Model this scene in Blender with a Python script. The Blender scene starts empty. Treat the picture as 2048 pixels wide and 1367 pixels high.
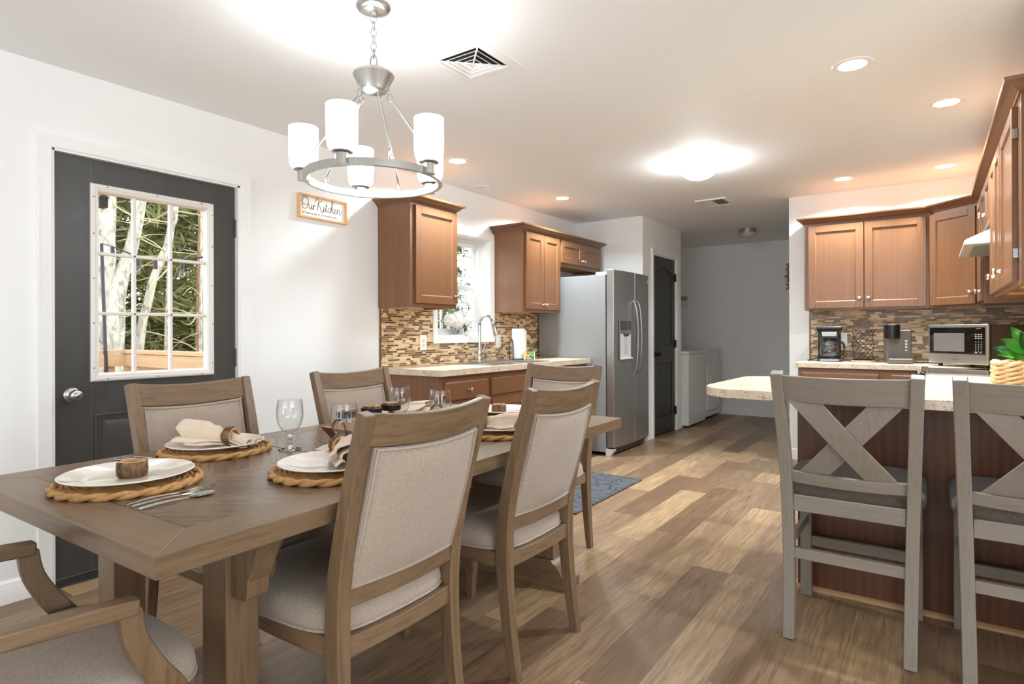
import bpy, bmesh, math, random
from mathutils import Vector, Matrix, noise
PI = math.pi
def rad(d): return math.radians(d)
random.seed(11)
SC = bpy.context.scene
COL = SC.collection

# ------------------------------------------------------------------ mesh collector
class MB:
    """collects plain geometry; build() links it as ONE mesh object"""
    def __init__(s): s.v = []; s.f = []
    def add(s, vs, fs):
        o = len(s.v); s.v += [tuple(p) for p in vs]; s.f += [[i + o for i in f] for f in fs]; return s
    def box(s, x0, x1, y0, y1, z0, z1):
        if x0 > x1: x0, x1 = x1, x0
        if y0 > y1: y0, y1 = y1, y0
        if z0 > z1: z0, z1 = z1, z0
        vs = [(x0,y0,z0),(x1,y0,z0),(x1,y1,z0),(x0,y1,z0),(x0,y0,z1),(x1,y0,z1),(x1,y1,z1),(x0,y1,z1)]
        return s.add(vs, [[0,3,2,1],[4,5,6,7],[0,1,5,4],[1,2,6,5],[2,3,7,6],[3,0,4,7]])
    def obox(s, c, sx, sy, sz, m=None):
        m = m or Matrix.Identity(3); c = Vector(c)
        vs = [c + m @ Vector((x*sx/2, y*sy/2, z*sz/2)) for z in (-1,1) for (x,y) in ((-1,-1),(1,-1),(1,1),(-1,1))]
        return s.add(vs, [[0,3,2,1],[4,5,6,7],[0,1,5,4],[1,2,6,5],[2,3,7,6],[3,0,4,7]])
    def prism(s, pts, ax, lo, hi):
        """polygon pts in the plane normal to ax ('x': (y,z), 'y': (x,z), 'z': (x,y))"""
        def P(p, t): return {'x': (t,p[0],p[1]), 'y': (p[0],t,p[1]), 'z': (p[0],p[1],t)}[ax]
        n = len(pts)
        ar = sum(pts[i][0]*pts[(i+1)%n][1]-pts[(i+1)%n][0]*pts[i][1] for i in range(n))
        if (ar < 0) != (ax == 'y'): pts = pts[::-1]
        vs = [P(p, lo) for p in pts] + [P(p, hi) for p in pts]
        return s.add(vs, [list(range(n))[::-1], list(range(n, 2*n))] + [[i,(i+1)%n,n+(i+1)%n,n+i] for i in range(n)])
    def loft(s, rings, closed=True, cap=True):
        n = len(rings[0]); vs = [p for r in rings for p in r]; fs = []
        for k in range(len(rings)-1):
            for i in range(n if closed else n-1):
                j = (i+1) % n
                fs.append([k*n+i, k*n+j, (k+1)*n+j, (k+1)*n+i])
        if cap and closed: fs.append(list(range(n))[::-1]); fs.append([(len(rings)-1)*n+i for i in range(n)])
        return s.add(vs, fs)
    def cyl(s, p0, p1, r0, r1=None, n=16, cap=True):
        r1 = r0 if r1 is None else r1
        p0 = Vector(p0); p1 = Vector(p1); d = (p1-p0).normalized()
        a = d.orthogonal().normalized(); b = d.cross(a)
        ring = lambda p, r: [p + a*(r*math.cos(2*PI*i/n)) + b*(r*math.sin(2*PI*i/n)) for i in range(n)]
        return s.loft([ring(p0, r0), ring(p1, r1)], cap=cap)
    def lathe(s, prof, o=(0,0,0), ax=(0,0,1), n=24, a0=0.0):
        """prof: list of (radius, height along ax)"""
        o = Vector(o); d = Vector(ax).normalized()
        a = Vector((1,0,0)) if abs(d.x) < .9 else Vector((0,1,0))
        a = (a - d*a.dot(d)).normalized(); b = d.cross(a)
        rings = [[o + d*h + a*(max(r,1e-5)*math.cos(a0+2*PI*i/n)) + b*(max(r,1e-5)*math.sin(a0+2*PI*i/n)) for i in range(n)] for r, h in prof]
        return s.loft(rings, cap=False)
    def tube(s, pts, r, n=8, closed=False, rr=None, cap=True):
        pts = [Vector(p) for p in pts]; m = len(pts); rings = []; up = None
        for i, p in enumerate(pts):
            if closed: t = (pts[(i+1) % m]-pts[i-1])
            else: t = pts[min(i+1, m-1)]-pts[max(i-1, 0)]
            t.normalize()
            if up is None: up = t.orthogonal().normalized()
            up = (up - t*up.dot(t))
            up = up.normalized() if up.length > 1e-6 else t.orthogonal().normalized()
            b = t.cross(up); q = rr[i] if rr else r
            rings.append([p + up*(q*math.cos(2*PI*k/n)) + b*(q*math.sin(2*PI*k/n)) for k in range(n)])
        if closed: rings.append(rings[0]); return s.loft(rings, cap=False)
        return s.loft(rings, cap=cap)
    def beam(s, pts, ws, hs, side=(1,0,0)):
        """rectangular section swept along pts; ws = width along `side`, hs = the other way"""
        pts = [Vector(p) for p in pts]; m = len(pts); rings = []; sd = Vector(side)
        for i, p in enumerate(pts):
            t = (pts[min(i+1, m-1)]-pts[max(i-1, 0)]).normalized()
            a = (sd - t*sd.dot(t)).normalized(); b = t.cross(a)
            w = (ws[i] if isinstance(ws, (list, tuple)) else ws)/2; h = (hs[i] if isinstance(hs, (list, tuple)) else hs)/2
            rings.append([p+a*w+b*h, p-a*w+b*h, p-a*w-b*h, p+a*w-b*h])
        return s.loft(rings)
    def grid(s, fn, nu, nv):
        vs = [fn(i/nu, j/nv) for i in range(nu+1) for j in range(nv+1)]
        return s.add(vs, [[i*(nv+1)+j, (i+1)*(nv+1)+j, (i+1)*(nv+1)+j+1, i*(nv+1)+j+1] for i in range(nu) for j in range(nv)])
    def sph(s, c, r, n=16, m=10, sx=1, sy=1, sz=1):
        c = Vector(c)
        rings = [[(c.x+sx*r*math.sin(PI*k/m)*math.cos(2*PI*i/n), c.y+sy*r*math.sin(PI*k/m)*math.sin(2*PI*i/n), c.z-sz*r*math.cos(PI*k/m)) for i in range(n)] for k in range(m+1)]
        rings[0] = [(c.x+1e-5*math.cos(2*PI*i/n), c.y+1e-5*math.sin(2*PI*i/n), c.z-sz*r) for i in range(n)]
        rings[-1] = [(c.x+1e-5*math.cos(2*PI*i/n), c.y+1e-5*math.sin(2*PI*i/n), c.z+sz*r) for i in range(n)]
        return s.loft(rings, cap=False)
    def xf(s, m):
        s.v = [tuple(m @ Vector(p)) for p in s.v]; return s

def root_off(o):
    v = Vector((0,0,0))
    while o is not None: v = v + o.location; o = o.parent
    return v
def obj(name, mb, mat, parent=None, bevel=0.0, seg=2, sub=0, solid=0.0, ang=38, local=False, smooth=True):
    """links the collected geometry as one mesh object; world coordinates unless local"""
    off = Vector((0,0,0)) if local or parent is None else root_off(parent)
    me = bpy.data.meshes.new(name)
    me.from_pydata([(p[0]-off.x, p[1]-off.y, p[2]-off.z) for p in mb.v], [], mb.f)
    me.validate()
    bm = bmesh.new(); bm.from_mesh(me); bmesh.ops.recalc_face_normals(bm, faces=bm.faces); bm.to_mesh(me); bm.free(); me.update()
    if smooth:
        me.shade_smooth() if hasattr(me, 'shade_smooth') else me.polygons.foreach_set('use_smooth', [True]*len(me.polygons))
        me.set_sharp_from_angle(angle=rad(ang))
    me.materials.append(mat)
    o = bpy.data.objects.new(name, me); COL.objects.link(o)
    if parent is not None: o.parent = parent
    if solid: md = o.modifiers.new('solid', 'SOLIDIFY'); md.thickness = solid; md.offset = 0
    if bevel:
        md = o.modifiers.new('bevel', 'BEVEL'); md.width = bevel; md.segments = seg; md.limit_method = 'ANGLE'; md.angle_limit = rad(40); md.harden_normals = True
    if sub: md = o.modifiers.new('sub', 'SUBSURF'); md.levels = sub; md.render_levels = sub
    return o
def tag(o, label, cat, group=None, kind=None):
    o['label'] = label; o['category'] = cat
    if group: o['group'] = group
    if kind: o['kind'] = kind
    return o
def thing(name, label, cat, loc=(0,0,0), rz=0.0, group=None):
    o = bpy.data.objects.new(name, None); COL.objects.link(o); o.empty_display_size = .05
    o.location = loc; o.rotation_euler = (0, 0, rz)
    return tag(o, label, cat, group)
def one(name, mb, mat, label, cat, group=None, **kw):
    """a thing that is a single mesh, with its origin at the base"""
    xs, ys, zs = zip(*mb.v)
    c = ((min(xs)+max(xs))/2, (min(ys)+max(ys))/2, min(zs))
    mb.v = [(p[0]-c[0], p[1]-c[1], p[2]-c[2]) for p in mb.v]
    o = obj(name, mb, mat, **kw); o.location = c
    return tag(o, label, cat, group)
def struct(name, mb=None, mat=None, label=None, parent=None, **kw):
    if mb is None:
        o = bpy.data.objects.new(name, None); COL.objects.link(o); o.empty_display_size = .05
    else: o = obj(name, mb, mat, parent, **kw)
    if parent is None:
        o['kind'] = 'structure'
        if label: o['label'] = label
    return o
def copy_tree(o, parent=None):
    c = o.copy(); COL.objects.link(c); c.parent = parent
    for ch in o.children: copy_tree(ch, c)
    return c
def again(src, label, loc=None, rz=None):
    c = copy_tree(src); c['label'] = label
    if loc is not None: c.location = loc
    if rz is not None: c.rotation_euler = (0, 0, rz)
    return c
def light(name, kind, loc, power, color=(1,1,1), rot=(0,0,0), **kw):
    d = bpy.data.lights.new(name, kind); d.energy = power; d.color = color
    for k, v in kw.items(): setattr(d, k, v)
    o = bpy.data.objects.new(name, d); COL.objects.link(o); o.location = loc; o.rotation_euler = rot
    return o
def spline(pts, k=6, closed=False):
    """Catmull-Rom through pts (any dimension)"""
    n = len(pts); out = []
    for i in range(n if closed else n-1):
        p = [pts[(i+d) % n] if closed else pts[min(max(i+d, 0), n-1)] for d in (-1,0,1,2)]
        for j in range(k):
            t = j/k
            out.append(tuple(.5*(2*b+(c-a)*t+(2*a-5*b+4*c-d)*t*t+(3*b-a-3*c+d)*t**3) for a,b,c,d in zip(*p)))
    if not closed: out.append(tuple(pts[-1]))
    return out
def arc(cx, cy, r, a0, a1, n=8):
    return [(cx+r*math.cos(rad(a0+(a1-a0)*i/n)), cy+r*math.sin(rad(a0+(a1-a0)*i/n))) for i in range(n+1)]
def sweep(mb, path, prof, z=0.0, closed=False):
    """profile (out, up) carried along a flat polyline path [(x,y)] with mitred corners; out = right of travel"""
    n = len(path); rings = []
    for i in range(n):
        p = Vector(path[i])
        dn = (Vector(path[(i+1) % n])-p).normalized() if (closed or i < n-1) else None
        dp = (p-Vector(path[i-1])).normalized() if (closed or i > 0) else None
        if dn is None: dn = dp
        if dp is None: dp = dn
        nn = Vector((dn.y, -dn.x)); np_ = Vector((dp.y, -dp.x))
        m = (nn+np_).normalized(); k = 1/max(.2, m.dot(nn))
        rings.append([(p.x+m.x*o*k, p.y+m.y*o*k, z+u) for o, u in prof])
    if closed: rings.append(rings[0])
    return mb.loft(rings, closed=True, cap=not closed)
# ------------------------------------------------------------------ materials (all procedural)
def srgb(r, g, b):
    f = lambda c: (c/255/12.92) if c/255 <= .04045 else ((c/255+.055)/1.055)**2.4
    return (f(r), f(g), f(b), 1)
class NT:
    def __init__(s, name):
        s.m = bpy.data.materials.new(name); s.m.use_nodes = True; s.t = s.m.node_tree; s.b = s.t.nodes['Principled BSDF']
        s.out = s.t.nodes['Material Output']
    def n(s, typ, **kw):
        nd = s.t.nodes.new('ShaderNode'+typ)
        for k, v in kw.items():
            if k in nd.inputs.keys() and not hasattr(nd, k): s.set(nd.inputs[k], v)
            else: setattr(nd, k, v)
        return nd
    def set(s, inp, v):
        if hasattr(v, 'links') or isinstance(v, bpy.types.NodeSocket): s.t.links.new(v, inp)
        else: inp.default_value = v
    def math(s, op, a, b=0.0, c=0.0):
        nd = s.t.nodes.new('ShaderNodeMath'); nd.operation = op
        for i, v in enumerate((a, b, c)): s.set(nd.inputs[i], v)
        return nd.outputs[0]
    def mix(s, f, a, b, mode='MIX'):
        nd = s.t.nodes.new('ShaderNodeMix'); nd.data_type = 'RGBA'; nd.blend_type = mode
        s.set(nd.inputs[0], f); s.set(nd.inputs[6], a); s.set(nd.inputs[7], b)
        return nd.outputs[2]
    def ramp(s, f, stops, const=False):
        nd = s.t.nodes.new('ShaderNodeValToRGB'); cr = nd.color_ramp
        if const: cr.interpolation = 'CONSTANT'
        while len(cr.elements) > 1: cr.elements.remove(cr.elements[0])
        cr.elements[0].position = stops[0][0]; cr.elements[0].color = stops[0][1]
        for p, c in stops[1:]:
            e = cr.elements.new(p); e.color = c
        s.set(nd.inputs[0], f); return nd.outputs[0]
    def coord(s, which='Object'): return s.t.nodes.new('ShaderNodeTexCoord').outputs[which]
    def mapping(s, v, scale=(1,1,1), loc=(0,0,0)):
        nd = s.t.nodes.new('ShaderNodeMapping'); s.set(nd.inputs[0], v); nd.inputs['Scale'].default_value = scale; nd.inputs['Location'].default_value = loc
        return nd.outputs[0]
    def noise(s, v, scale=5, detail=3, rough=.5, dist=0.0):
        nd = s.t.nodes.new('ShaderNodeTexNoise'); s.set(nd.inputs['Vector'], v); nd.inputs['Scale'].default_value = scale
        nd.inputs['Detail'].default_value = detail; nd.inputs['Roughness'].default_value = rough; nd.inputs['Distortion'].default_value = dist
        return nd.outputs[0]
    def wn(s, v):
        nd = s.t.nodes.new('ShaderNodeTexWhiteNoise'); nd.noise_dimensions = '3D'; s.set(nd.inputs['Vector'], v); return nd.outputs[0]
    def comb(s, x=0.0, y=0.0, z=0.0):
        nd = s.t.nodes.new('ShaderNodeCombineXYZ')
        for i, v in enumerate((x, y, z)): s.set(nd.inputs[i], v)
        return nd.outputs[0]
    def sep(s, v):
        nd = s.t.nodes.new('ShaderNodeSeparateXYZ'); s.set(nd.inputs[0], v); return nd.outputs
    def bump(s, h, strength=.2, dist=.01):
        nd = s.t.nodes.new('ShaderNodeBump'); s.set(nd.inputs['Height'], h); nd.inputs['Strength'].default_value = strength; nd.inputs['Distance'].default_value = dist
        s.t.links.new(nd.outputs[0], s.b.inputs['Normal'])
    def col(s, v): s.set(s.b.inputs['Base Color'], v); return s
    def prm(s, **kw):
        for k, v in kw.items():
            s.set(s.b.inputs[{'rough':'Roughness','metal':'Metallic','spec':'Specular IOR Level','coat':'Coat Weight','sheen':'Sheen Weight','trans':'Transmission Weight','ior':'IOR','emit':'Emission Strength','ecol':'Emission Color','alpha':'Alpha','aniso':'Anisotropic','sss':'Subsurface Weight'}[k]], v)
        return s
def plain(name, rgb, rough=.5, metal=0.0, var=.04, vs=6.0, bump=0.0, bs=80.0, **kw):
    """painted, moulded or cast surface with a little unevenness"""
    N = NT(name); c = srgb(*rgb); co = N.coord()
    nz = N.noise(co, vs, 3)
    dk = tuple(x*(1-var*2) for x in c[:3])+(1,)
    N.col(N.mix(nz, dk, tuple(min(1, x*(1+var)) for x in c[:3])+(1,))).prm(rough=rough, metal=metal, **kw)
    if bump: N.bump(N.noise(co, bs, 2), bump, .002)
    return N.m
def wood(name, lo, mid, hi, axis='z', fine=60.0, stretch=14.0, rough=.42, streak=.55, bump=.08, spec=.4, coat=0.0, cath=.35):
    """open-grained timber; grain runs along axis of the object"""
    N = NT(name); co = N.coord()
    sc = {'x': (1/stretch,1,1), 'y': (1,1/stretch,1), 'z': (1,1,1/stretch)}[axis]
    s2 = {'x': (.12,1,1), 'y': (1,.12,1), 'z': (1,1,.12)}[axis]
    g = N.noise(N.mapping(co, sc), fine, 4, .6)
    broad = N.noise(N.mapping(co, s2), 4.5, 2, .5, .6)
    wv = N.n('TexWave', wave_type='RINGS', rings_direction={'x':'X','y':'Y','z':'Z'}[axis])
    N.set(wv.inputs['Vector'], N.mapping(co, {'x': (.16,1,1), 'y': (1,.16,1), 'z': (1,1,.16)}[axis], (.7,.45,.3)))
    wv.inputs['Scale'].default_value = 9; wv.inputs['Distortion'].default_value = 5; wv.inputs['Detail'].default_value = 2; wv.inputs['Detail Scale'].default_value = .8
    base = N.mix(broad, srgb(*lo), srgb(*hi))
    base = N.mix(N.math('MULTIPLY', wv.outputs[1], cath), base, srgb(*lo))
    st = N.ramp(g, [(.30,(1,1,1,1)),(.52,(0,0,0,1)),(1,(0,0,0,1))])
    base = N.mix(N.math('MULTIPLY', st, streak), base, srgb(*[c*.55 for c in lo]))
    base = N.mix(.45, base, N.mix(N.noise(N.mapping(co, sc), fine*.4, 2), srgb(*mid), srgb(*hi)))
    N.col(base).prm(rough=rough, spec=spec, coat=coat)
    if coat: N.b.inputs['Coat Roughness'].default_value = .25
    N.bump(g, bump, .002)
    return N.m
def woods(name, *a, **kw): return {ax: wood(name+'_'+ax, *a, axis=ax, **kw) for ax in 'xyz'}

OAK = woods('stained_cabinet_oak', (92,56,34), (120,79,50), (138,95,62), fine=55, streak=.28, rough=.36, coat=.25, bump=.04, cath=.25)
DARKOAK = woods('dark_oak_panel', (54,29,14), (86,49,25), (122,73,39), fine=40, streak=.75, rough=.4, bump=.08, cath=.75)
TBL = woods('weathered_grey_brown_oak', (84,64,46), (112,88,65), (139,113,86), fine=85, streak=.8, rough=.34, bump=.2, cath=.3)
STOOLW = woods('grey_washed_wood', (108,99,88), (126,116,104), (142,132,120), fine=110, stretch=22, streak=.35, rough=.42, bump=.08, cath=.15)
MAPLE = wood('raw_maple_ply', (196,142,70), (214,160,86), (226,176,104), 'y', streak=.15, cath=.2)
PINE = woods('pine_lumber', (176,140,104), (196,160,122), (212,180,144), fine=40, streak=.25, rough=.7, cath=.4)
SIGNW = woods('light_pine_frame', (214,160,104), (228,176,120), (238,192,140), streak=.12, rough=.5, cath=.2)
WALNUT = woods('walnut_tray_wood', (66,40,27), (90,56,38), (112,72,48), streak=.4, rough=.45)
HONEY = woods('honey_tray_inside', (150,98,56), (172,116,70), (190,134,86), streak=.3, rough=.5)
OAKLT = wood('light_oak_moulding', (150,112,74), (174,134,92), (196,158,114), 'x', streak=.35, rough=.45)

WALL = plain('warm_white_wall_paint', (240,239,237), .55, var=.012, vs=2, bump=.05, bs=220, spec=.3)
CEIL = plain('white_ceiling_paint', (243,243,242), .7, var=.01, vs=2, bump=.05, bs=160, spec=.2)
TRIM = plain('white_trim_enamel', (243,242,240), .32, var=.01, spec=.45)
VINYL = plain('white_window_vinyl', (236,235,233), .35, var=.01)
LIGHTFRM = plain('ivory_door_light_frame', (228,222,216), .4, var=.01)
def mk_door():
    N = NT('charcoal_door_paint'); co = N.coord()
    sm = N.noise(N.mapping(co, (1,1.6,.5)), 4, 4, .6, .8)
    N.col(N.mix(sm, srgb(58,57,55), srgb(74,72,69))).prm(rough=N.math('MULTIPLY_ADD', sm, .35, .22), spec=.5)
    N.bump(N.noise(N.mapping(co, (30,30,3)), 8, 2), .06, .002); return N.m
DOORP = mk_door()
BLACKP = plain('black_interior_door_paint', (44,43,42), .38, var=.05)
STEEL = plain('brushed_stainless', (150,148,145), .27, 1.0, var=.03, vs=3, aniso=.4)
def mk_brushed(name, rgb, rough, axis):
    N = NT(name); co = N.coord(); sc = {'y': (60,1.2,60), 'z': (60,60,1.2), 'x': (1.2,60,60)}[axis]
    g = N.noise(N.mapping(co, sc), 6, 2)
    c = srgb(*rgb)
    N.col(N.mix(g, tuple(x*.9 for x in c[:3])+(1,), c)).prm(rough=N.math('MULTIPLY_ADD', g, .1, rough), metal=1.0, aniso=.5); return N.m
FRIDGEF = mk_brushed('fridge_stainless_front', (186,186,184), .34, 'y')
NICKEL = mk_brushed('brushed_nickel', (186,184,180), .25, 'z')
CHROME = plain('polished_chrome', (215,216,218), .06, 1.0, var=.01)
KNOBM = plain('satin_nickel_knob', (222,212,198), .28, 1.0, var=.02)
FRIDGES = plain('grey_fridge_side_enamel', (136,136,135), .42, var=.015, bump=.05, bs=300)
DKGREY = plain('dark_grey_plastic', (70,69,67), .4, var=.05)
BLACK = plain('black_plastic', (22,21,21), .3, var=.1)
BLACKM = plain('matte_black_metal', (33,31,30), .45, .6, var=.08)
BLACKG = plain('black_glass', (12,12,13), .05, var=.02, spec=.6)
WHITEP = plain('white_plastic', (238,236,231), .35, var=.01)
WHITEA = plain('white_appliance_enamel', (226,226,224), .22, var=.01)
CERAM = plain('white_glazed_ceramic', (238,231,221), .12, var=.01, coat=.5)
HOODW = plain('white_hood_enamel', (236,234,228), .25, var=.01)
TAUPE = plain('brushed_taupe_plastic', (112,104,96), .32, .4, var=.05)
def mk_glass(name, tint=(1,1,1,1), rough=0.0, gl=.04, edge=.5, pw=4.0):
    """thin clear glass: see-through, brighter sheen at grazing angles"""
    N = NT(name); t = N.t
    tr = N.n('BsdfTransparent'); tr.inputs[0].default_value = tint
    g = N.n('BsdfGlossy'); g.inputs['Roughness'].default_value = rough
    lw = N.n('LayerWeight'); lw.inputs[0].default_value = .5
    mx = N.n('MixShader'); t.links.new(N.math('MULTIPLY_ADD', N.math('POWER', lw.outputs[1], pw), edge, gl), mx.inputs[0])
    t.links.new(tr.outputs[0], mx.inputs[1]); t.links.new(g.outputs[0], mx.inputs[2]); t.links.new(mx.outputs[0], N.out.inputs[0]); return N.m
PANE = mk_glass('window_pane_glass', (.97,.985,.975,1), gl=.02, edge=.12, pw=6.0)
GLASS = NT('clear_glassware').col((1,1,1,1)).prm(rough=0.0, trans=1.0, ior=1.45).m
THINGL = mk_glass('thin_clear_glass', (.975,.98,.98,1), gl=.05, edge=.75, pw=3.0)
def mk_frost():
    N = NT('frosted_shade_glass'); t = N.t; co = N.coord()
    tl = N.n('BsdfTranslucent'); tl.inputs[0].default_value = (.36,.355,.345,1)
    df = N.n('BsdfDiffuse'); df.inputs[0].default_value = (.6,.59,.58,1)
    tr = N.n('BsdfTransparent'); tr.inputs[0].default_value = (1,1,1,1)
    a = N.n('MixShader'); a.inputs[0].default_value = .3; t.links.new(tl.outputs[0], a.inputs[1]); t.links.new(df.outputs[0], a.inputs[2])
    b = N.n('MixShader'); t.links.new(N.math('MULTIPLY_ADD', N.noise(N.mapping(co, (40,40,4)), 4, 2), .12, .36), b.inputs[0]); t.links.new(a.outputs[0], b.inputs[1]); t.links.new(tr.outputs[0], b.inputs[2])
    t.links.new(b.outputs[0], N.out.inputs[0]); return N.m
FROST = mk_frost()
FROSTOFF = plain('unlit_frosted_glass', (196,192,186), .35, var=.02)
def glow(name, rgb, s):
    N = NT(name); N.col((.9,.9,.88,1)).prm(ecol=rgb+(1,), emit=s, rough=.5); return N.m
BULB = glow('lit_bulb', (.95,.97,1.0), 250.0)
LENS = glow('lit_downlight_lens', (1.0,.95,.88), 9.0)
DOMEG = glow('lit_dome_glass', (.93,.97,1.0), 70.0)

def mk_fabric(name, lo, hi, scale=420.0):
    N = NT(name); co = N.coord()
    a = N.noise(N.mapping(co, (1,1,.35)), scale, 2, .6); b = N.noise(N.mapping(co, (.35,.35,1)), scale, 2, .6)
    h = N.math('ADD', N.math('MULTIPLY', a, .5), N.math('MULTIPLY', b, .5))
    N.col(N.mix(N.ramp(h, [(.36,(0,0,0,1)),(.62,(1,1,1,1))]), srgb(*lo), srgb(*hi))).prm(rough=.9, spec=.15, sheen=.15)
    N.bump(h, .35, .002); return N.m
FABRIC = mk_fabric('oatmeal_woven_upholstery', (142,127,113), (182,167,153), 760)
STOOLF = mk_fabric('grey_brown_seat_tweed', (64,57,50), (98,89,79), 420)
LINEN = mk_fabric('beige_linen', (204,182,160), (226,208,188), 600)
PAPER = plain('white_paper_towel', (244,243,240), .9, var=.01, bump=.3, bs=160)
def mk_rug():
    N = NT('blue_grey_quilted_mat'); co = N.coord(); sx, sy, sz = N.sep(co)
    w = N.n('TexVoronoi', feature='DISTANCE_TO_EDGE'); N.set(w.inputs['Vector'], N.mapping(co, (9,14,1))); w.inputs['Scale'].default_value = 1.0
    l = N.ramp(w.outputs[0], [(.0,(1,1,1,1)),(.07,(0,0,0,1))])
    N.col(N.mix(l, N.mix(N.noise(co, 300, 2), srgb(78,78,83), srgb(106,106,111)), srgb(58,58,63))).prm(rough=.95, spec=.1)
    N.bump(N.noise(co, 400, 2), .4, .003); return N.m
RUG = mk_rug()

def mk_floor():
    N = NT('oak_vinyl_plank_floor'); x, y, z = N.sep(N.coord())
    W, L = .183, 1.22
    u = N.math('DIVIDE', N.math('ADD', x, 20.03), W); row = N.math('FLOOR', u)
    off = N.wn(N.comb(row, 3.7, 1.1))
    v = N.math('ADD', N.math('DIVIDE', N.math('ADD', y, 20), L), N.math('MULTIPLY', off, 1.0)); cell = N.math('FLOOR', v)
    idn = N.wn(N.comb(row, cell, 0.5)); id2 = N.wn(N.comb(row, cell, 7.5))
    tone = N.ramp(idn, [(0,srgb(120,93,70)),(.17,srgb(154,123,93)),(.34,srgb(184,152,114)),(.52,srgb(136,112,88)),(.70,srgb(196,163,122)),(.86,srgb(130,103,78)),(1,srgb(166,137,107))])
    gv = N.comb(N.math('MULTIPLY_ADD', idn, 37.0, x), N.math('MULTIPLY_ADD', id2, 11.0, N.math('MULTIPLY', y, .055)), idn)
    g = N.noise(gv, 78, 6, .68, .3)
    cl = N.noise(N.comb(N.math('MULTIPLY_ADD', id2, 19.0, x), N.math('MULTIPLY', y, .28), id2), 6.0, 3, .55, .8)
    c = N.mix(N.ramp(g, [(.36,(.9,.9,.9,1)),(.60,(0,0,0,1))]), tone, N.mix(.6, tone, srgb(62,42,30)))
    c = N.mix(N.ramp(cl, [(.36,(.65,.65,.65,1)),(.56,(0,0,0,1))]), c, N.mix(.5, tone, srgb(88,66,52)))
    kn = N.n('TexVoronoi', feature='F1'); N.set(kn.inputs['Vector'], N.comb(N.math('MULTIPLY', x, 3.1), N.math('MULTIPLY', y, 1.0), 0.0)); kn.inputs['Scale'].default_value = 1.1
    c = N.mix(N.ramp(kn.outputs[0], [(.0,(.75,.75,.75,1)),(.05,(.3,.3,.3,1)),(.12,(0,0,0,1))]), c, srgb(84,56,36))
    fu = N.math('FRACT', u); fv = N.math('FRACT', v)
    e = N.math('MINIMUM', N.math('MULTIPLY', N.math('MINIMUM', fu, N.math('SUBTRACT', 1.0, fu)), W), N.math('MULTIPLY', N.math('MINIMUM', fv, N.math('SUBTRACT', 1.0, fv)), L))
    gap = N.ramp(N.math('MULTIPLY', e, 400.0), [(.18,(1,1,1,1)),(.5,(0,0,0,1))])
    c = N.mix(N.math('MULTIPLY', gap, .55), c, srgb(60,42,30))
    N.col(c).prm(rough=N.math('MULTIPLY_ADD', g, .18, .26), spec=.45)
    N.bump(N.math('SUBTRACT', N.math('MULTIPLY', g, .4), gap), .12, .002); return N.m
FLOORM = mk_floor()

def mk_granite(name, sh):
    N = NT(name); co = N.coord()
    a = N.noise(co, 38, 6, .68, .5); b = N.noise(co, 95, 4, .65); f = N.noise(co, 11, 3, .55, 1.0)
    c = N.mix(N.ramp(f, [(.3,(0,0,0,1)),(.7,(1,1,1,1))]), srgb(*sh[0]), srgb(*sh[1]))
    c = N.mix(N.ramp(a, [(.33,(1,1,1,1)),(.47,(0,0,0,1))]), c, srgb(*sh[2]))
    c = N.mix(N.ramp(b, [(.32,(.9,.9,.9,1)),(.42,(0,0,0,1))]), c, srgb(*sh[3]))
    N.col(c).prm(rough=.22, spec=.5); return N.m
GRAN = mk_granite('beige_granite_laminate', ((212,192,166),(228,212,190),(180,152,122),(106,86,70)))

def mk_mosaic():
    N = NT('glass_and_stone_mosaic'); p = N.coord(); gx, gy, gz = N.sep(p)
    H, L = .0158, .118
    u0 = N.math('ADD', gx, gy)
    r = N.math('DIVIDE', N.math('ADD', gz, 5.0), H); row = N.math('FLOOR', r); fr = N.math('FRACT', r)
    v = N.math('ADD', N.math('DIVIDE', N.math('ADD', u0, 30.0), L), N.math('MULTIPLY', N.wn(N.comb(row, 2.2, 9.1)), 5.0)); cell = N.math('FLOOR', v); fv = N.math('FRACT', v)
    sp = N.math('MULTIPLY_ADD', N.wn(N.comb(row, cell, 4.4)), .5, .28)
    sub = N.math('GREATER_THAN', fv, sp)
    idn = N.wn(N.comb(row, cell, N.math('MULTIPLY_ADD', sub, 3.0, 1.5)))
    c = N.ramp(idn, [(0,srgb(78,46,30)),(.17,srgb(232,206,170)),(.36,srgb(112,92,54)),(.47,srgb(186,166,124)),(.60,srgb(96,62,42)),(.72,srgb(222,194,156)),(.84,srgb(128,98,74)),(.93,srgb(196,176,134))], True)
    vein = N.noise(N.mapping(p, (1,1,1)), 190, 4, .7)
    c = N.mix(N.math('MULTIPLY', N.ramp(vein, [(.4,(0,0,0,1)),(.6,(1,1,1,1))]), .28), c, srgb(206,176,140))
    def edge(t, k, w): return N.math('LESS_THAN', N.math('MULTIPLY', N.math('MINIMUM', t, N.math('SUBTRACT', 1.0, t)), k), w)
    sd = N.math('LESS_THAN', N.math('MULTIPLY', N.math('ABSOLUTE', N.math('SUBTRACT', fv, sp)), L), .0011)
    gr = N.math('MAXIMUM', N.math('MAXIMUM', edge(fr, H, .0011), edge(fv, L, .0011)), sd)
    N.col(N.mix(gr, c, srgb(222,196,160))).prm(rough=N.math('MULTIPLY_ADD', gr, .4, N.math('MULTIPLY_ADD', idn, .2, .22)), spec=.4)
    N.bump(N.math('SUBTRACT', 1.0, gr), .3, .002); return N.m
MOSAIC = mk_mosaic()
BRONZE = plain('bronze_border_tile', (120,98,58), .25, .3, var=.2, vs=40)
STRAW = plain('braided_straw', (196,148,92), .8, var=.28, vs=60, bump=.5, bs=250)
SEAG = plain('woven_water_hyacinth', (222,188,140), .8, var=.18, vs=50, bump=.5, bs=200)
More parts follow.
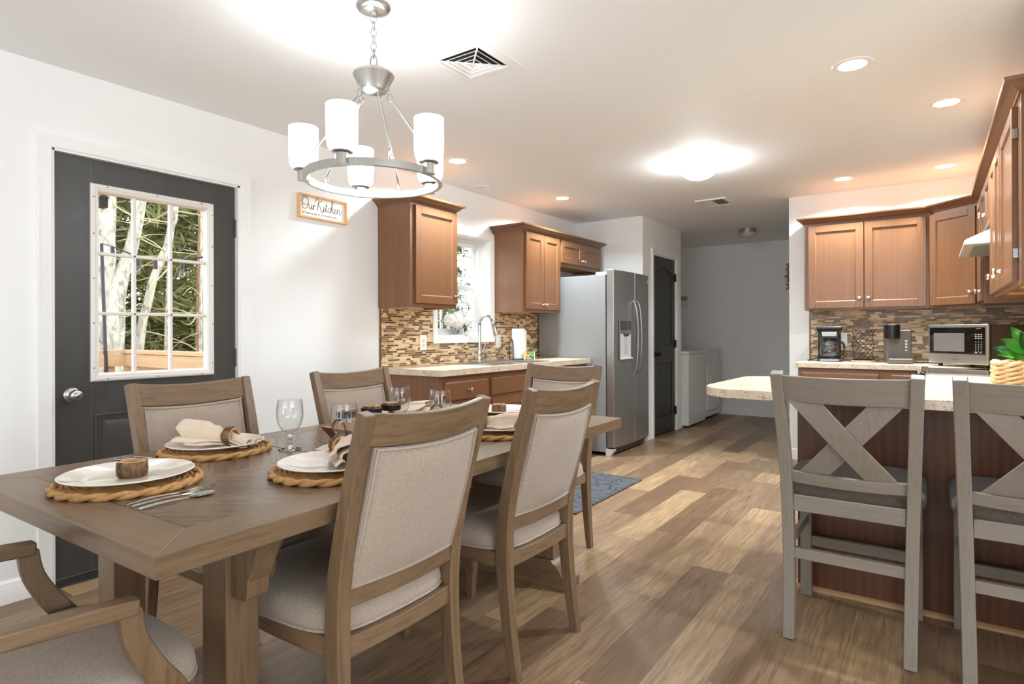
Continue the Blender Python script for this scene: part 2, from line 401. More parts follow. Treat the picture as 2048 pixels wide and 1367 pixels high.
def mk_bark(name, a, b, c, sc):
    N = NT(name); co = N.coord(); h = N.noise(N.mapping(co, (1,1,.45)), sc, 5, .7, .6)
    N.col(N.ramp(h, [(.3,srgb(*a)),(.5,srgb(*b)),(.7,srgb(*c))])).prm(rough=.9, spec=.2); N.bump(h, .8, .01); return N.m
BARK = mk_bark('rough_brown_bark', (58,40,28), (110,84,62), (150,122,94), 60)
SLICE = plain('cut_wood_face', (204,158,104), .7, var=.2, vs=90)
LEAF = plain('glossy_green_leaf', (70,140,44), .3, var=.3, vs=18, spec=.5)
LEAF2 = plain('dark_green_leaf', (50,102,52), .3, var=.3, vs=14, spec=.5)
MOSS = plain('green_moss', (108,138,54), .95, var=.3, vs=70)
PETAL = plain('white_petal', (246,242,236), .7, var=.04, vs=30)
POT = plain('pale_yellow_pot', (226,190,120), .55, var=.06)
TRUNK = mk_bark('pale_lichen_trunk_bark', (120,108,92), (196,188,172), (228,222,208), 14)
TRUNK2 = mk_bark('reddish_trunk_bark', (112,80,60), (168,132,106), (196,164,138), 16)
TWIG = plain('dry_tan_twig', (206,190,150), .9, var=.25, vs=6)
NEEDLE = plain('olive_conifer_needles', (150,154,92), .85, var=.5, vs=1.6)
NEEDLE2 = plain('deep_green_needles', (116,132,70), .85, var=.5, vs=1.6)
GROUND = plain('leaf_litter_ground', (128,104,78), .95, var=.35, vs=8)
# ------------------------------------------------------------------ the room shell
W, ZC, YB, YK, XR = -3.35, 2.437, 8.873, 6.09, .615
PX, PY, PY2 = -2.55, 6.11, 7.31            # pantry corner
HALL = -1.093
def cells(mb, ax, t0, t1, us, zs, holes):
    """wall slab normal to ax between t0..t1, split at us (the other axis) and zs, leaving out the cells in holes"""
    for i in range(len(us)-1):
        for k in range(len(zs)-1):
            if (i, k) in holes: continue
            if ax == 'x': mb.box(t0, t1, us[i], us[i+1], zs[k], zs[k+1])
            else: mb.box(us[i], us[i+1], t0, t1, zs[k], zs[k+1])
    return mb
struct('floor', MB().box(W-.2, 3.4, -3.4, YB+.2, -.08, 0), FLOORM, 'brown oak plank floor')
struct('ceiling', MB().box(W-.2, 3.4, -3.4, YB+.2, ZC, ZC+.1), CEIL, 'white ceiling')
D0, D1, DT = 1.065, 1.99, 2.055             # entry door opening
V0, V1, VB, VT = 3.715, 4.424, 1.16, 2.035  # sink window opening
struct('wall_left', cells(MB(), 'x', W-.2, W, [-3.2, D0, D1, V0, V1, YB+.15], [0, VB, VT, DT, ZC], {(1,0),(1,1),(1,2),(3,1)}), WALL, 'white wall with the entry door and the sink window')
struct('wall_back', MB().box(W-.1, HALL+.1, YB, YB+.15, 0, ZC), WALL, 'laundry back wall')
struct('wall_pantry_front', MB().box(W, PX, PY, PY+.11, 0, ZC), WALL, 'short wall beside the fridge')
struct('wall_pantry_side', cells(MB(), 'x', PX-.11, PX, [PY+.11, 6.41, 7.135, PY2], [0, 2.06, ZC], {(1,0)}), WALL, 'wall around the black pantry door')
struct('wall_pantry_inside', MB().box(W, PX-.11, PY2-.11, PY2, 0, ZC), WALL)
struct('wall_kitchen', MB().box(HALL, XR+.12, YK, YK+.12, 0, ZC), WALL, 'white wall behind the coffee counter')
struct('wall_hall', MB().box(HALL, HALL+.12, YK+.12, YB, 0, ZC), WALL)
struct('wall_right', MB().box(XR, XR+.12, 2.55, YK, 0, ZC), WALL, 'wall behind the range and peninsula')
struct('wall_corner', MB().box(XR+.12, 3.2, 2.55, 2.67, 0, ZC), WALL)
struct('wall_east', cells(MB(), 'x', 3.2, 3.35, [-3.2, -1.9, 1.7, 2.67], [0, .55, 2.15, ZC], {(1,1)}), WALL)
struct('wall_south', cells(MB(), 'y', -3.35, -3.2, [W-.15, -2.7, .9, 3.35], [0, .3, 2.15, ZC], {(1,1)}), WALL)
# simple frames for the two windows behind the camera
for n, mb in (('window_2', MB().box(3.24,3.3,-1.9,-1.84,.55,2.15).box(3.24,3.3,1.64,1.7,.55,2.15).box(3.24,3.3,-1.9,1.7,.55,.61).box(3.24,3.3,-1.9,1.7,2.09,2.15).box(3.25,3.29,-.13,-.07,.55,2.15)),
              ('window_3', MB().box(-2.7,-2.64,-3.3,-3.24,.3,2.15).box(.84,.9,-3.3,-3.24,.3,2.15).box(-2.7,.9,-3.3,-3.24,.3,.36).box(-2.7,.9,-3.3,-3.24,2.09,2.15).box(-.93,-.87,-3.29,-3.25,.3,2.15))):
    struct(n, mb, VINYL, 'white framed window')

# baseboards: flat board with a moulded cap
BP = [(0,0),(.013,0),(.013,.075),(.010,.082),(.010,.09),(.004,.10),(0,.10)]
def base(name, path, label=None): struct(name, sweep(MB(), path, BP), TRIM, label, ang=30)
base('baseboard_left', [(W, 1.002), (W, -3.2)][::-1], 'white baseboard left of the entry door')
base('baseboard_dining', [(W, 2.053), (W, 3.06)])
base('baseboard_pantry', [(PX, 7.196), (PX, PY2), (PX-.05, PY2)], 'white baseboard beside the pantry door')
base('baseboard_back', [(W, YB), (HALL, YB)], 'white baseboard of the laundry wall')
base('baseboard_hall', [(HALL, YB), (HALL, YK), (-.94, YK)])
# ------------------------------------------------------------------ casings
CP = [(0,0),(0,.007),(.006,.011),(.020,.012),(.030,.015),(.048,.016),(.056,.019),(.062,.019),(.062,0)]   # (outwards from the opening, proud of the wall)
def casing(name, pts, nx, closed=False, label=None, prof=CP):
    """pts (y, z) along the inner edge; opening on the left of travel; wall plane x = nx facing +x"""
    mb = sweep(MB(), pts, prof, 0.0, closed)
    mb.v = [(nx+p[2], p[0], p[1]) for p in mb.v]
    mb.f = [f[::-1] for f in mb.f] if False else mb.f
    return struct(name, mb, TRIM, label, ang=25)
casing('trim_1', [(D1, 0), (D1, DT), (D0, DT), (D0, 0)], W, label='white casing of the entry door')
casing('trim_2', [(7.135, 0), (7.135, 2.06), (6.41, 2.06), (6.41, 0)], PX, label='white casing of the pantry door')
casing('trim_3', [(V1, VB), (V1, VT), (V0, VT), (V0, VB)], W, True, label='white casing of the sink window')

# ------------------------------------------------------------------ entry door
d = struct('door_1', label='charcoal entry door with a nine pane window'); d.location = (W-.03, 1.53, 0)
obj('jamb', MB().box(W-.2,W-.001,D0-.001,D0+.010,0,DT).box(W-.2,W-.001,D1-.012,D1+.001,0,DT).box(W-.2,W-.001,D0,D1,DT-.01,DT+.001)
    .box(W-.12,W-.078,D0,D0+.02,0,DT).box(W-.12,W-.078,D1-.02,D1,0,DT).box(W-.12,W-.078,D0,D1,DT-.02,DT), TRIM, d)
x0, x1 = W-.075, W-.03
s0, s1, st = 1.079, 1.974, 2.043
g0, g1, gz0, gz1 = 1.240, 1.828, .968, 1.912
obj('slab', MB().box(x0,x1,s0,g0,.032,st).box(x0,x1,g1,s1,.032,st).box(x0,x1,g0,g1,.032,gz0).box(x0,x1,g0,g1,gz1,st), DOORP, d)
gm = MB()
for y in (1.233, 1.833): gm.box(x1-.001, x1+.0006, y-.001, y+.001, 1.925, st).box(x1-.001, x1+.0006, y-.001, y+.001, .032, .95)
obj('stile_seam', gm, plain('door_seam', (96,94,90), .4), d)
def ring_x(xa, prof, ya, yb, za, zb):
    """picture-frame moulding on a plane x = xa: profile (inwards from the outer edge, proud)"""
    mb = sweep(MB(), [(ya,za),(yb,za),(yb,zb),(ya,zb)], [(-o, h) for o, h in prof], 0.0, True)
    mb.v = [(xa+p[2], p[0], p[1]) for p in mb.v]; return mb
fr = obj('light_frame', ring_x(x1, [(0,0),(0,.012),(.006,.017),(.016,.018),(.022,.014),(.028,.014),(.036,.006),(.040,-.03)], 1.228, 1.842, .953, 1.926), LIGHTFRM, d, ang=25)
for y in (1.434, 1.616): obj('muntin', MB().box(x0+.012, x1-.006, y-.008, y+.008, .985, 1.89), LIGHTFRM, fr, .004)
for z in (1.289, 1.587): obj('muntin', MB().box(x0+.012, x1-.006, 1.26, 1.80, z-.008, z+.008), LIGHTFRM, fr, .004)
obj('glass_pane', MB().box(x0+.020, x0+.024, 1.255, 1.812, .98, 1.90), PANE, d)
sc = MB()
for y, z in [(1.30,1.916),(1.535,1.916),(1.77,1.916),(1.30,.963),(1.535,.963),(1.77,.963)]+[(yy, zz) for yy in (1.239,1.831) for zz in (1.02,1.24,1.46,1.68,1.86)]:
    sc.cyl((x1+.012,y,z), (x1+.0185,y,z), .0034, n=8)
obj('screw_cap', sc, DKGREY, d)
for ya, yb in ((1.247, 1.505), (1.575, 1.832)):
    pm = ring_x(x1, [(0,-.001),(0,.007),(.004,.009),(.012,.004),(.020,.002),(.028,.002),(.030,-.001)], ya, yb, .25, .792)
    q = [(x1-.001,ya+.034,.284),(x1-.001,yb-.034,.284),(x1-.001,yb-.034,.758),(x1-.001,ya+.034,.758)]
    q2 = [(x1+.010,ya+.07,.32),(x1+.010,yb-.07,.32),(x1+.010,yb-.07,.722),(x1+.010,ya+.07,.722)]
    pm.loft([q, q2]); obj('raised_panel', pm, DOORP, d, ang=20)
kn = obj('door_knob', MB().lathe([(0,0),(.034,0),(.034,.006),(.026,.012),(.014,.014),(.012,.028),(.016,.034),(.026,.044),(.028,.056),(.024,.066),(.016,.070),(.013,.070),(.012,.074),(.008,.0765),(0,.077)], (x1,1.150,.896), (1,0,0), 28), NICKEL, d)
obj('latch_plate', MB().box(W-.05, W-.028, D0+.008, D0+.012, .86, .93), BLACKM, d)
for z in (1.806, 1.045, .26): obj('hinge', MB().box(x1-.001,x1+.006,s1-.006,s1+.014,z-.05,z+.05).cyl((x1+.006,s1+.004,z-.052),(x1+.006,s1+.004,z+.052),.006,n=10), DKGREY, d)
obj('threshold', MB().prism([(W-.2,0),(W+.012,0),(W+.008,.012),(W-.02,.022),(W-.2,.026)], 'y', D0, D1), plain('dark_threshold', (58,58,58), .4, .5), d)
obj('door_sweep', MB().box(x0,x1+.003,s0,s1,.024,.034), STEEL, d)

# ------------------------------------------------------------------ sink window
w = struct('window_1', label='white double hung window over the sink'); w.location = (W-.1, 4.07, VB)
obj('reveal', MB().box(W-.2,W-.001,V0-.001,V0+.008,VB,VT).box(W-.2,W-.001,V1-.008,V1+.001,VB,VT).box(W-.2,W-.001,V0,V1,VT-.008,VT+.001).box(W-.2,W-.001,V0,V1,VB-.001,VB+.008), VINYL, w)
def rect_frame(mb, xa, xb, ya, yb, za, zb, t, tb=None):
    tb = tb or t
    return mb.box(xa,xb,ya,ya+t,za,zb).box(xa,xb,yb-t,yb,za,zb).box(xa,xb,ya+t,yb-t,za,za+tb).box(xa,xb,ya+t,yb-t,zb-t,zb)
obj('frame', rect_frame(MB(), W-.17,W-.10, V0+.008,V1-.008, VB+.008,VT-.008, .022), VINYL, w, .002)
sa = obj('sash', rect_frame(MB(), W-.165,W-.14, V0+.03,V1-.03, 1.585,VT-.03, .036), VINYL, w, .003)
sb = obj('sash', rect_frame(MB(), W-.138,W-.112, V0+.03,V1-.03, VB+.022,1.61, .042), VINYL, w, .003)
for ss, xa, za, zb, hz, ys in ((sa, W-.152, 1.60, 1.99, 1.885, (3.90, 4.235)), (sb, W-.125, 1.21, 1.58, 1.290, (3.90, 4.235))):
    mm = MB().box(xa-.008,xa+.008,V0+.05,V1-.05,hz-.007,hz+.007)
    for y in ys: mm.box(xa-.008,xa+.008,y-.007,y+.007,za,zb)
    obj('muntin', mm, VINYL, ss)
    obj('glass_pane', MB().box(xa-.002,xa+.002,V0+.05,V1-.05,za,zb), PANE, ss)

# ------------------------------------------------------------------ pantry door
p = struct('door_2', label='black two panel pantry door'); p.location = (PX-.02, 6.77, 0)
xf_, y0, y1 = PX-.012, 6.424, 7.121
pm = MB().box(xf_-.035, xf_-.012, y0, y1, .012, 2.047)                       # core, then stiles and rails proud of it
for b in ((y0,y0+.105,.012,2.047),(y1-.105,y1,.012,2.047),(y0+.105,y1-.105,.012,.205),(y0+.105,y1-.105,.83,1.03)): pm.box(xf_-.012, xf_, *b)
ym, hw = (y0+y1)/2, (y1-y0)/2-.105
top = [(ym+hw-2*hw*i/16, 1.865+.065*(1-((i-8)/8)**2)) for i in range(17)]
pm.prism([(y0+.105,2.047),(y1-.105,2.047)]+top, 'x', xf_-.012, xf_)
obj('slab', pm, BLACKP, p, .004)
pk = MB()
for i in range(6):
    a = ym-hw+.012+i*(2*hw-.024)/6; b = a+(2*hw-.024)/6-.006
    h = lambda y: 1.865+.065*(1-((y-ym)/hw)**2)-.014
    pk.prism([(a,1.045),(b,1.045),(b,h(b)),((a+b)/2,h((a+b)/2)),(a,h(a))], 'x', xf_-.013, xf_-.006)
    pk.box(xf_-.013, xf_-.006, a, b, .22, .815)
obj('plank_panel', pk, BLACKP, p, .002)
obj('door_knob', MB().lathe([(0,0),(.032,0),(.032,.006),(.02,.011),(.011,.013),(.011,.028),(.02,.036),(.027,.048),(.024,.06),(.012,.066),(0,.067)], (xf_,6.492,.935), (1,0,0), 24), BLACKM, p)
for z in (1.84, 1.042, .238): obj('hinge', MB().box(xf_,xf_+.012,y1-.02,y1+.016,z-.045,z+.045).cyl((xf_+.010,y1+.006,z-.048),(xf_+.010,y1+.006,z+.048),.007,n=10), BLACKM, p)
obj('jamb', MB().box(PX-.11,PX-.001,6.409,6.42,0,2.06).box(PX-.11,PX-.001,7.125,7.136,0,2.06).box(PX-.11,PX-.001,6.41,7.135,2.05,2.061), TRIM, p)

# ------------------------------------------------------------------ backsplash (wall covering)
bs = MB().box(W,W+.008,3.092,3.653,.93,1.375).box(W,W+.008,4.486,5.262,.93,1.375).box(W,W+.008,3.653,4.486,.93,1.098)
b = struct('backsplash_left', bs, MOSAIC, 'brown glass and stone mosaic behind the sink')
obj('border_tile', MB().box(W,W+.011,3.076,3.092,.93,1.155).box(W,W+.011,3.076,3.092,1.158,1.375), BRONZE, b, .003)
b = struct('backsplash_right', MB().box(-.908,XR,YK-.008,YK,.93,1.375).box(XR-.008,XR,3.05,YK-.008,.93,1.375), MOSAIC, 'brown glass and stone mosaic behind the coffee counter')
obj('border_tile', MB().box(-.924,-.908,YK-.011,YK,.93,1.115).box(-.924,-.908,YK-.011,YK,1.118,1.375), BRONZE, b, .003)

# ------------------------------------------------------------------ things on the ceiling
REC = [(-2.828,3.36,'lit recessed downlight above the cabinet left of the sink window',1),(-2.82,4.86,'lit recessed downlight before the fridge',1),(-.302,3.222,'largest lit recessed downlight, nearest over the bar stools',1),
       (.068,4.05,'lit recessed downlight beside the upper cabinets of the range wall',1),(.084,5.6,'lit recessed downlight in the corner above the diagonal cabinet',1),(-.594,5.585,'lit recessed downlight above the coffee maker cabinet',1),
       (-3.19,4.09,'unlit white recessed downlight above the sink window, close to the wall',0)]
for k, (x, y, lab, on) in enumerate(REC):
    t = thing('recessed_light', lab, 'ceiling light', (x, y, ZC), 0, 'recessed downlights' if on else None)
    r = .078
    obj('trim_ring', MB().lathe([(r-.018,-.004),(r-.006,-.007),(r+.006,-.005),(r+.010,0)], (0,0,0), n=32), TRIM, t, local=True)
    obj('lens', MB().lathe([(0,-.003),(r-.016,-.003)], (0,0,0), n=32), LENS if on else VINYL, t, local=True)
t = thing('ceiling_dome_light', 'lit white dome light flush on the kitchen ceiling', 'ceiling light', (-1.411,4.43,ZC))
obj('base', MB().lathe([(0,0),(.118,0),(.118,-.03),(.11,-.034),(0,-.034)], n=40), TRIM, t, local=True)
DOME = obj('glass_dome', MB().lathe([(.122,-.028),(.127,-.045),(.124,-.065),(.108,-.092),(.078,-.112),(.04,-.124),(0,-.128)], n=40), DOMEG, t, local=True)
t = thing('flush_mount_light', 'small unlit nickel and glass ceiling light in the laundry', 'ceiling light', (-1.838,7.665,ZC))
obj('collar', MB().lathe([(0,0),(.098,0),(.098,-.045),(.09,-.047)], n=40), NICKEL, t, local=True)
obj('glass_bowl', MB().lathe([(.094,-.04),(.097,-.055),(.085,-.08),(.05,-.1),(.015,-.107),(0,-.107)], n=40), FROSTOFF, t, local=True)
# square diffuser over the dining table
t = thing('ceiling_vent', 'square white four way ceiling vent near the chandelier', 'vent', (-1.73,2.17,ZC))
h = .165
obj('frame', MB().loft([[(h,h,0),(-h,h,0),(-h,-h,0),(h,-h,0)],[(h,h,-.004),(-h,h,-.004),(-h,-h,-.004),(h,-h,-.004)],[(.118,.118,-.012),(-.118,.118,-.012),(-.118,-.118,-.012),(.118,-.118,-.012)],[(.112,.112,-.004),(-.112,.112,-.004),(-.112,-.112,-.004),(.112,-.112,-.004)]], cap=False), TRIM, t, local=True, ang=20)
obj('duct', MB().box(-.112,.112,-.112,.112,-.0015,-.0005), plain('dark_duct', (46,44,40), .8), t, local=True)
for a in (.090, .060, .030):
    q = lambda s, z: [(s,s,z),(-s,s,z),(-s,-s,z),(s,-s,z)]
    obj('louver', MB().loft([q(a-.006,-.002), q(a+.010,-.016), q(a+.012,-.015), q(a-.004,-.001)], cap=False), TRIM, t, local=True, ang=20)
mm = MB()
for sx in (-1, 1):
    for sy in (-1, 1): mm.tube([(0,0,-.010),(sx*.112,sy*.112,-.010)], .004, 6)
obj('brace', mm, TRIM, t, local=True)
t = thing('ceiling_vent', 'rectangular white louvered vent on the ceiling before the laundry', 'vent', (-1.711,5.865,ZC))
obj('frame', rect_frame(MB(), -.012, 0, -.165,.165, -.145,.145, .03).xf(Matrix(((0,0,1,0),(0,1,0,0),(1,0,0,0),(0,0,0,1)))), TRIM, t, .004, local=True)
obj('duct', MB().box(-.12,.12,-.14,.14,-.0015,-.0005), plain('dark_duct_2', (70,67,62), .8), t, local=True)
for i in range(8):
    x = -.098+i*.028; k = 1 if i > 3 else -1
    obj('slat', MB().prism([(x+k*.009,-.012),(x+k*.0105,-.011),(x-k*.008,-.001),(x-k*.0095,-.002)], 'y', -.118, .118), TRIM, t, local=True)

# ------------------------------------------------------------------ outlets and switches
def plate(name, label, cat, c, n, u, wd, hg, kind, group=None):
    """wall plate at c on a wall with normal n, u = horizontal direction along the wall"""
    n = Vector(n); u = Vector(u); m = Matrix((u, Vector((0,0,1)), n)).transposed()
    t = thing(name, label, cat, c, 0, group)
    obj('cover_plate', MB().obox(n*.003, wd, hg, .006, m), WHITEP, t, .003, local=True)
    if kind == 'outlet':
        for dz in (-.02, .02):
            so = obj('socket', MB().obox(n*.0062+Vector((0,0,dz)), .032, .026, .003, m), WHITEP, t, .006, local=True)
            obj('slot', MB().obox(n*.0078+u*.006+Vector((0,0,dz+.003)), .003, .009, .001, m).obox(n*.0078-u*.006+Vector((0,0,dz+.003)), .003, .009, .001, m).obox(n*.0078+Vector((0,0,dz-.007)), .005, .005, .001, m), DKGREY, so, local=True)
    else:
        k = int(kind)
        for i in range(k): obj('rocker', MB().obox(n*.0068+u*((i-(k-1)/2)*.046), .034, .066, .006, m), WHITEP, t, .003, local=True)
    return t
plate('wall_outlet', 'white double outlet on the mosaic left of the sink window', 'outlet', (W+.008,3.536,1.107), (1,0,0), (0,1,0), .078, .122, 'outlet')
plate('light_switch', 'white rocker switch on the mosaic right of the sink window', 'switch', (W+.008,4.553,1.108), (1,0,0), (0,1,0), .076, .12, '1')
plate('wall_outlet', 'white double outlet on the mosaic behind the coffee maker', 'outlet', (-.655,YK-.008,1.115), (0,-1,0), (1,0,0), .078, .122, 'outlet')
plate('light_switch', 'white double switch on the laundry back wall', 'switch', (-2.323,YB,1.09), (0,-1,0), (1,0,0), .124, .124, '2')

# sign on the dining wall
t = thing('wall_sign', 'white Our Kitchen sign in a pale pine frame, left of the cabinets', 'sign', (W, 2.572, 1.938))
fy0, fy1, fz0, fz1 = 2.378, 2.766, 1.937, 2.092
obj('frame', rect_frame(MB(), W,W+.030, fy0,fy1, fz0,fz1, .012), SIGNW['y'], t, .0015)
bd = obj('board', MB().box(W+.004,W+.009, fy0+.012,fy1-.012, fz0+.012,fz1-.012), plain('white_sign_board', (247,244,238), .6, var=.005), t)
INK = plain('brown_black_ink', (62,48,36), .7, var=.02)
def script(strokes, y0, z0, s, r, name):
    mb = MB()
    for st in strokes:
        pts = spline(st, 5)
        mb.tube([(W+.0095, y0+s*a, z0+s*b) for a, b in pts], r, 5)
    obj(name, mb, INK, bd)
OUR = [[(.62,1.28),(.35,1.32),(.08,1.0),(.02,.55),(.12,.12),(.42,.0),(.72,.22),(.86,.7),(.8,1.2),(.58,1.46),(.22,1.44),(-.04,1.1),(-.03,.72),(.14,.52),(.5,.5),(.95,.62)],
       [(.95,.62),(.98,.3),(1.06,.02),(1.2,.1),(1.32,.38),(1.36,.6)],[(1.36,.6),(1.34,.22),(1.42,.02),(1.54,.14)],[(1.54,.14),(1.62,.6),(1.6,.0)],[(1.61,.3),(1.72,.55),(1.86,.52)],
       [(1.9,1.02),(2.0,1.36),(2.28,1.46),(2.36,1.2),(2.26,.7),(2.14,.0)],[(2.86,1.42),(2.6,1.12),(2.3,.8)],[(2.3,.8),(2.52,.52),(2.72,.06),(2.9,-.14),(3.02,.02)],
       [(3.02,.02),(3.08,.3),(3.14,.62)],[(3.14,.62),(3.12,.22),(3.18,.02),(3.3,.16),(3.42,.5),(3.56,1.14)],[(3.16,.92),(3.18,.96)],[(3.52,1.0),(3.44,.4),(3.46,.08),(3.58,.04),(3.68,.2)],[(3.28,.76),(3.72,.82)],
       [(4.08,.5),(3.94,.6),(3.78,.4),(3.76,.14),(3.9,.0),(4.06,.1),(4.18,.36),(4.42,.96),(4.5,1.36),(4.38,1.44),(4.28,1.1),(4.22,.5),(4.18,.0)],[(4.2,.28),(4.36,.56),(4.48,.5),(4.46,.18),(4.54,.02),(4.66,.12)],
       [(4.66,.12),(4.84,.3),(4.98,.52),(4.86,.62),(4.74,.42),(4.76,.1),(4.92,.0),(5.08,.16),(5.18,.56)],[(5.18,.56),(5.16,.0)],[(5.17,.3),(5.32,.58),(5.44,.52),(5.44,.16),(5.52,-.02),(5.68,.16),(5.8,.4)]]
script(OUR, fy0+.034, fz0+.062, .0545, .0016, 'cursive_lettering')
def text(name, body, size, loc, rot, mat, parent, sx=1.0, align='LEFT', ext=.0003):
    """flat lettering turned into a mesh of its own"""
    c = bpy.data.curves.new(name, 'FONT'); c.body = body; c.size = size; c.align_x = align; c.extrude = ext
    f = bpy.data.objects.new(name, c); COL.objects.link(f); bpy.context.view_layer.update()
    me = bpy.data.meshes.new_from_object(f.evaluated_get(bpy.context.evaluated_depsgraph_get()))
    bpy.data.objects.remove(f); bpy.data.curves.remove(c)
    o = bpy.data.objects.new(name, me); COL.objects.link(o); me.materials.clear(); me.materials.append(mat); o.rotation_euler = rot; o.scale = (sx, 1, 1)
    if parent is not None: o.parent = parent; o.location = Vector(loc)-root_off(parent)
    else: o.location = loc
    return o
text('small_lettering', 'If I had to stir it, it\u2019s homemade', .0205, (W+.0094, fy0+.036, fz0+.030), (PI/2, 0, PI/2), INK, bd, 1.05)
# ------------------------------------------------------------------ cabinets: built facing local -y, then turned
CROWN = [(0,0),(.006,0),(.010,.008),(.014,.010),(.034,.030),(.046,.036),(.052,.038),(.055,.046),(.055,.052),(0,.052)]
def knob(mat, p, parent, n=(0,-1,0)):
    return obj('knob', MB().lathe([(0,0),(.009,0),(.008,.004),(.0055,.008),(.0055,.014),(.012,.019),(.0155,.024),(.014,.030),(.008,.033),(0,.0335)], p, n, 18), mat, parent, local=True)
def shaker(m, x0, x1, z0, z1, st=.056, y=0.0, th=.02, rec=.009, gr='z'):
    """framed door front with a recessed panel, outer face at y - th"""
    a = y-th
    m.box(x0,x0+st,a,y,z0,z1).box(x1-st,x1,a,y,z0,z1).box(x0+st,x1-st,a,y,z0,z0+st).box(x0+st,x1-st,a,y,z1-st,z1)
    m.box(x0+st-.002,x1-st+.002,a+rec,y,z0+st-.002,z1-st+.002)
    i, o = .010, 0.0       # sloped inner moulding
    X0, X1, Z0, Z1 = x0+st, x1-st, z0+st, z1-st
    q = lambda d, yy: [(X0+d,yy,Z0+d),(X1-d,yy,Z0+d),(X1-d,yy,Z1-d),(X0+d,yy,Z1-d)]
    return m.loft([q(0,a+.002), q(.007,a+rec+.0005)], cap=False)
def slabfront(m, x0, x1, z0, z1, y=0.0, th=.02):
    return m.loft([[(x0,y,z0),(x1,y,z0),(x1,y,z1),(x0,y,z1)],[(x0,y-th+.006,z0),(x1,y-th+.006,z0),(x1,y-th+.006,z1),(x0,y-th+.006,z1)],[(x0+.012,y-th,z0+.012),(x1-.012,y-th,z0+.012),(x1-.012,y-th,z1-.012),(x0+.012,y-th,z1-.012)]])
def cabinet(label, loc, rz, w, d, z0, z1, doors=(), drawers=(), crown=None, name='upper_cabinet', group=None, under=True, toe=False, wd=None):
    """doors: (x0, x1, z0, z1, knob x, knob z); local x 0..w, front face at y = 0, back at y = d"""
    wd = wd or OAK
    t = thing(name, label, 'cabinet', loc, rz, group)
    b = MB()
    if toe: b.box(0,w,0,d,z0+.1,z1).box(0,w,.07,d,z0,z0+.1)
    elif under: b.box(0,w,0,.019,z0,z1).box(0,.016,.019,d,z0,z1).box(w-.016,w,.019,d,z0,z1).box(.016,w-.016,.019,d,z0+.02,z1)
    else: b.box(0,w,0,d,z0,z1)
    obj('body', b, wd['z'], t, .0015, local=True)
    if under: obj('underside', MB().box(.016,w-.016,.019,d,z0+.017,z0+.02), MAPLE, t, local=True)
    for k in doors:
        x0, x1, a, c = k[:4]
        do = obj('door', shaker(MB(), x0, x1, a, c), wd['z'], t, .002, local=True, ang=25)
        if len(k) > 4 and k[4] is not None: knob(KNOBM, (k[4], -.02, k[5]), do)
    for k in drawers:
        x0, x1, a, c = k[:4]
        do = obj('drawer', slabfront(MB(), x0, x1, a, c), wd['x'], t, .002, local=True, ang=25)
        if len(k) > 4 and k[4] is not None: knob(KNOBM, (k[4], -.02, k[5]), do)
    if crown: obj('crown_moulding', sweep(MB(), crown, CROWN, z1-.008), wd['x'], t, local=True, ang=25)
    return t
UZ0, UZ1, CD = 1.37, 2.122, .33
L = PI/2
# left of the window
cabinet('brown oak wall cabinet with one door, left of the sink window', (W+CD, 3.068, 0), L, .50, CD, UZ0, UZ1,
        doors=[(.040,.492,UZ0+.030,UZ1-.022,.472,1.465)], crown=[(0,CD),(0,0),(.50,0),(.50,CD)])
# right of the window, and over the fridge
cabinet('brown oak wall cabinet with two tall doors, right of the sink window', (W+CD, 4.487, 0), L, .655, CD, UZ0, UZ1,
        doors=[(.040,.338,UZ0+.030,UZ1-.022,.318,1.445),(.343,.641,UZ0+.030,UZ1-.022,.363,1.445)], crown=[(0,CD),(0,0),(.655,0)])
cabinet('short brown oak wall cabinet with two small doors above the fridge', (W+CD, 5.143, 0), L, .885, CD, 1.84, UZ1,
        doors=[(.020,.445,1.878,UZ1-.022,.425,1.925),(.450,.870,1.878,UZ1-.022,.470,1.925)], crown=[(0,0),(.885,0),(.885,CD)])
# sink run base cabinets
BX, CT, CB = W+.60, .932, .890
cabinet('brown oak base cabinet with one drawer at the dining end of the sink counter', (BX, 3.066, 0), L, .545, .60, 0, CB-.002,
        doors=[(.045,.530,.13,.685,.50,.63)], drawers=[(.045,.530,.712,.846,.30,.779)], name='base_cabinet', under=False, toe=True)
cabinet('brown oak sink base cabinet with a blank front above two doors', (BX, 3.612, 0), L, .92, .60, 0, CB-.002,
        doors=[(.03,.455,.13,.685,.43,.635),(.462,.885,.13,.685,.49,.635)], drawers=[(.03,.885,.712,.846)], name='base_cabinet', under=False, toe=True)
cabinet('brown oak base cabinet at the fridge end of the sink counter', (BX, 4.533, 0), L, .66, .60, 0, CB-.002,
        doors=[(.03,.33,.13,.685,.3,.635),(.335,.635,.13,.685,.36,.635)], drawers=[(.03,.635,.712,.846,.33,.779)], name='base_cabinet', under=False, toe=True)
# worktop with a cut-out for the sink
SX0, SX1, SY0, SY1 = -3.235, -2.775, 3.72, 4.50
mb = MB().box(W+.009,SX0,3.035,5.205,CB,CT).box(SX1,W+.646,3.035,5.205,CB,CT).box(SX0,SX1,3.035,SY0,CB,CT).box(SX0,SX1,SY1,5.205,CB,CT)
one('countertop', mb, GRAN, 'speckled beige laminate countertop around the sink', 'countertop')
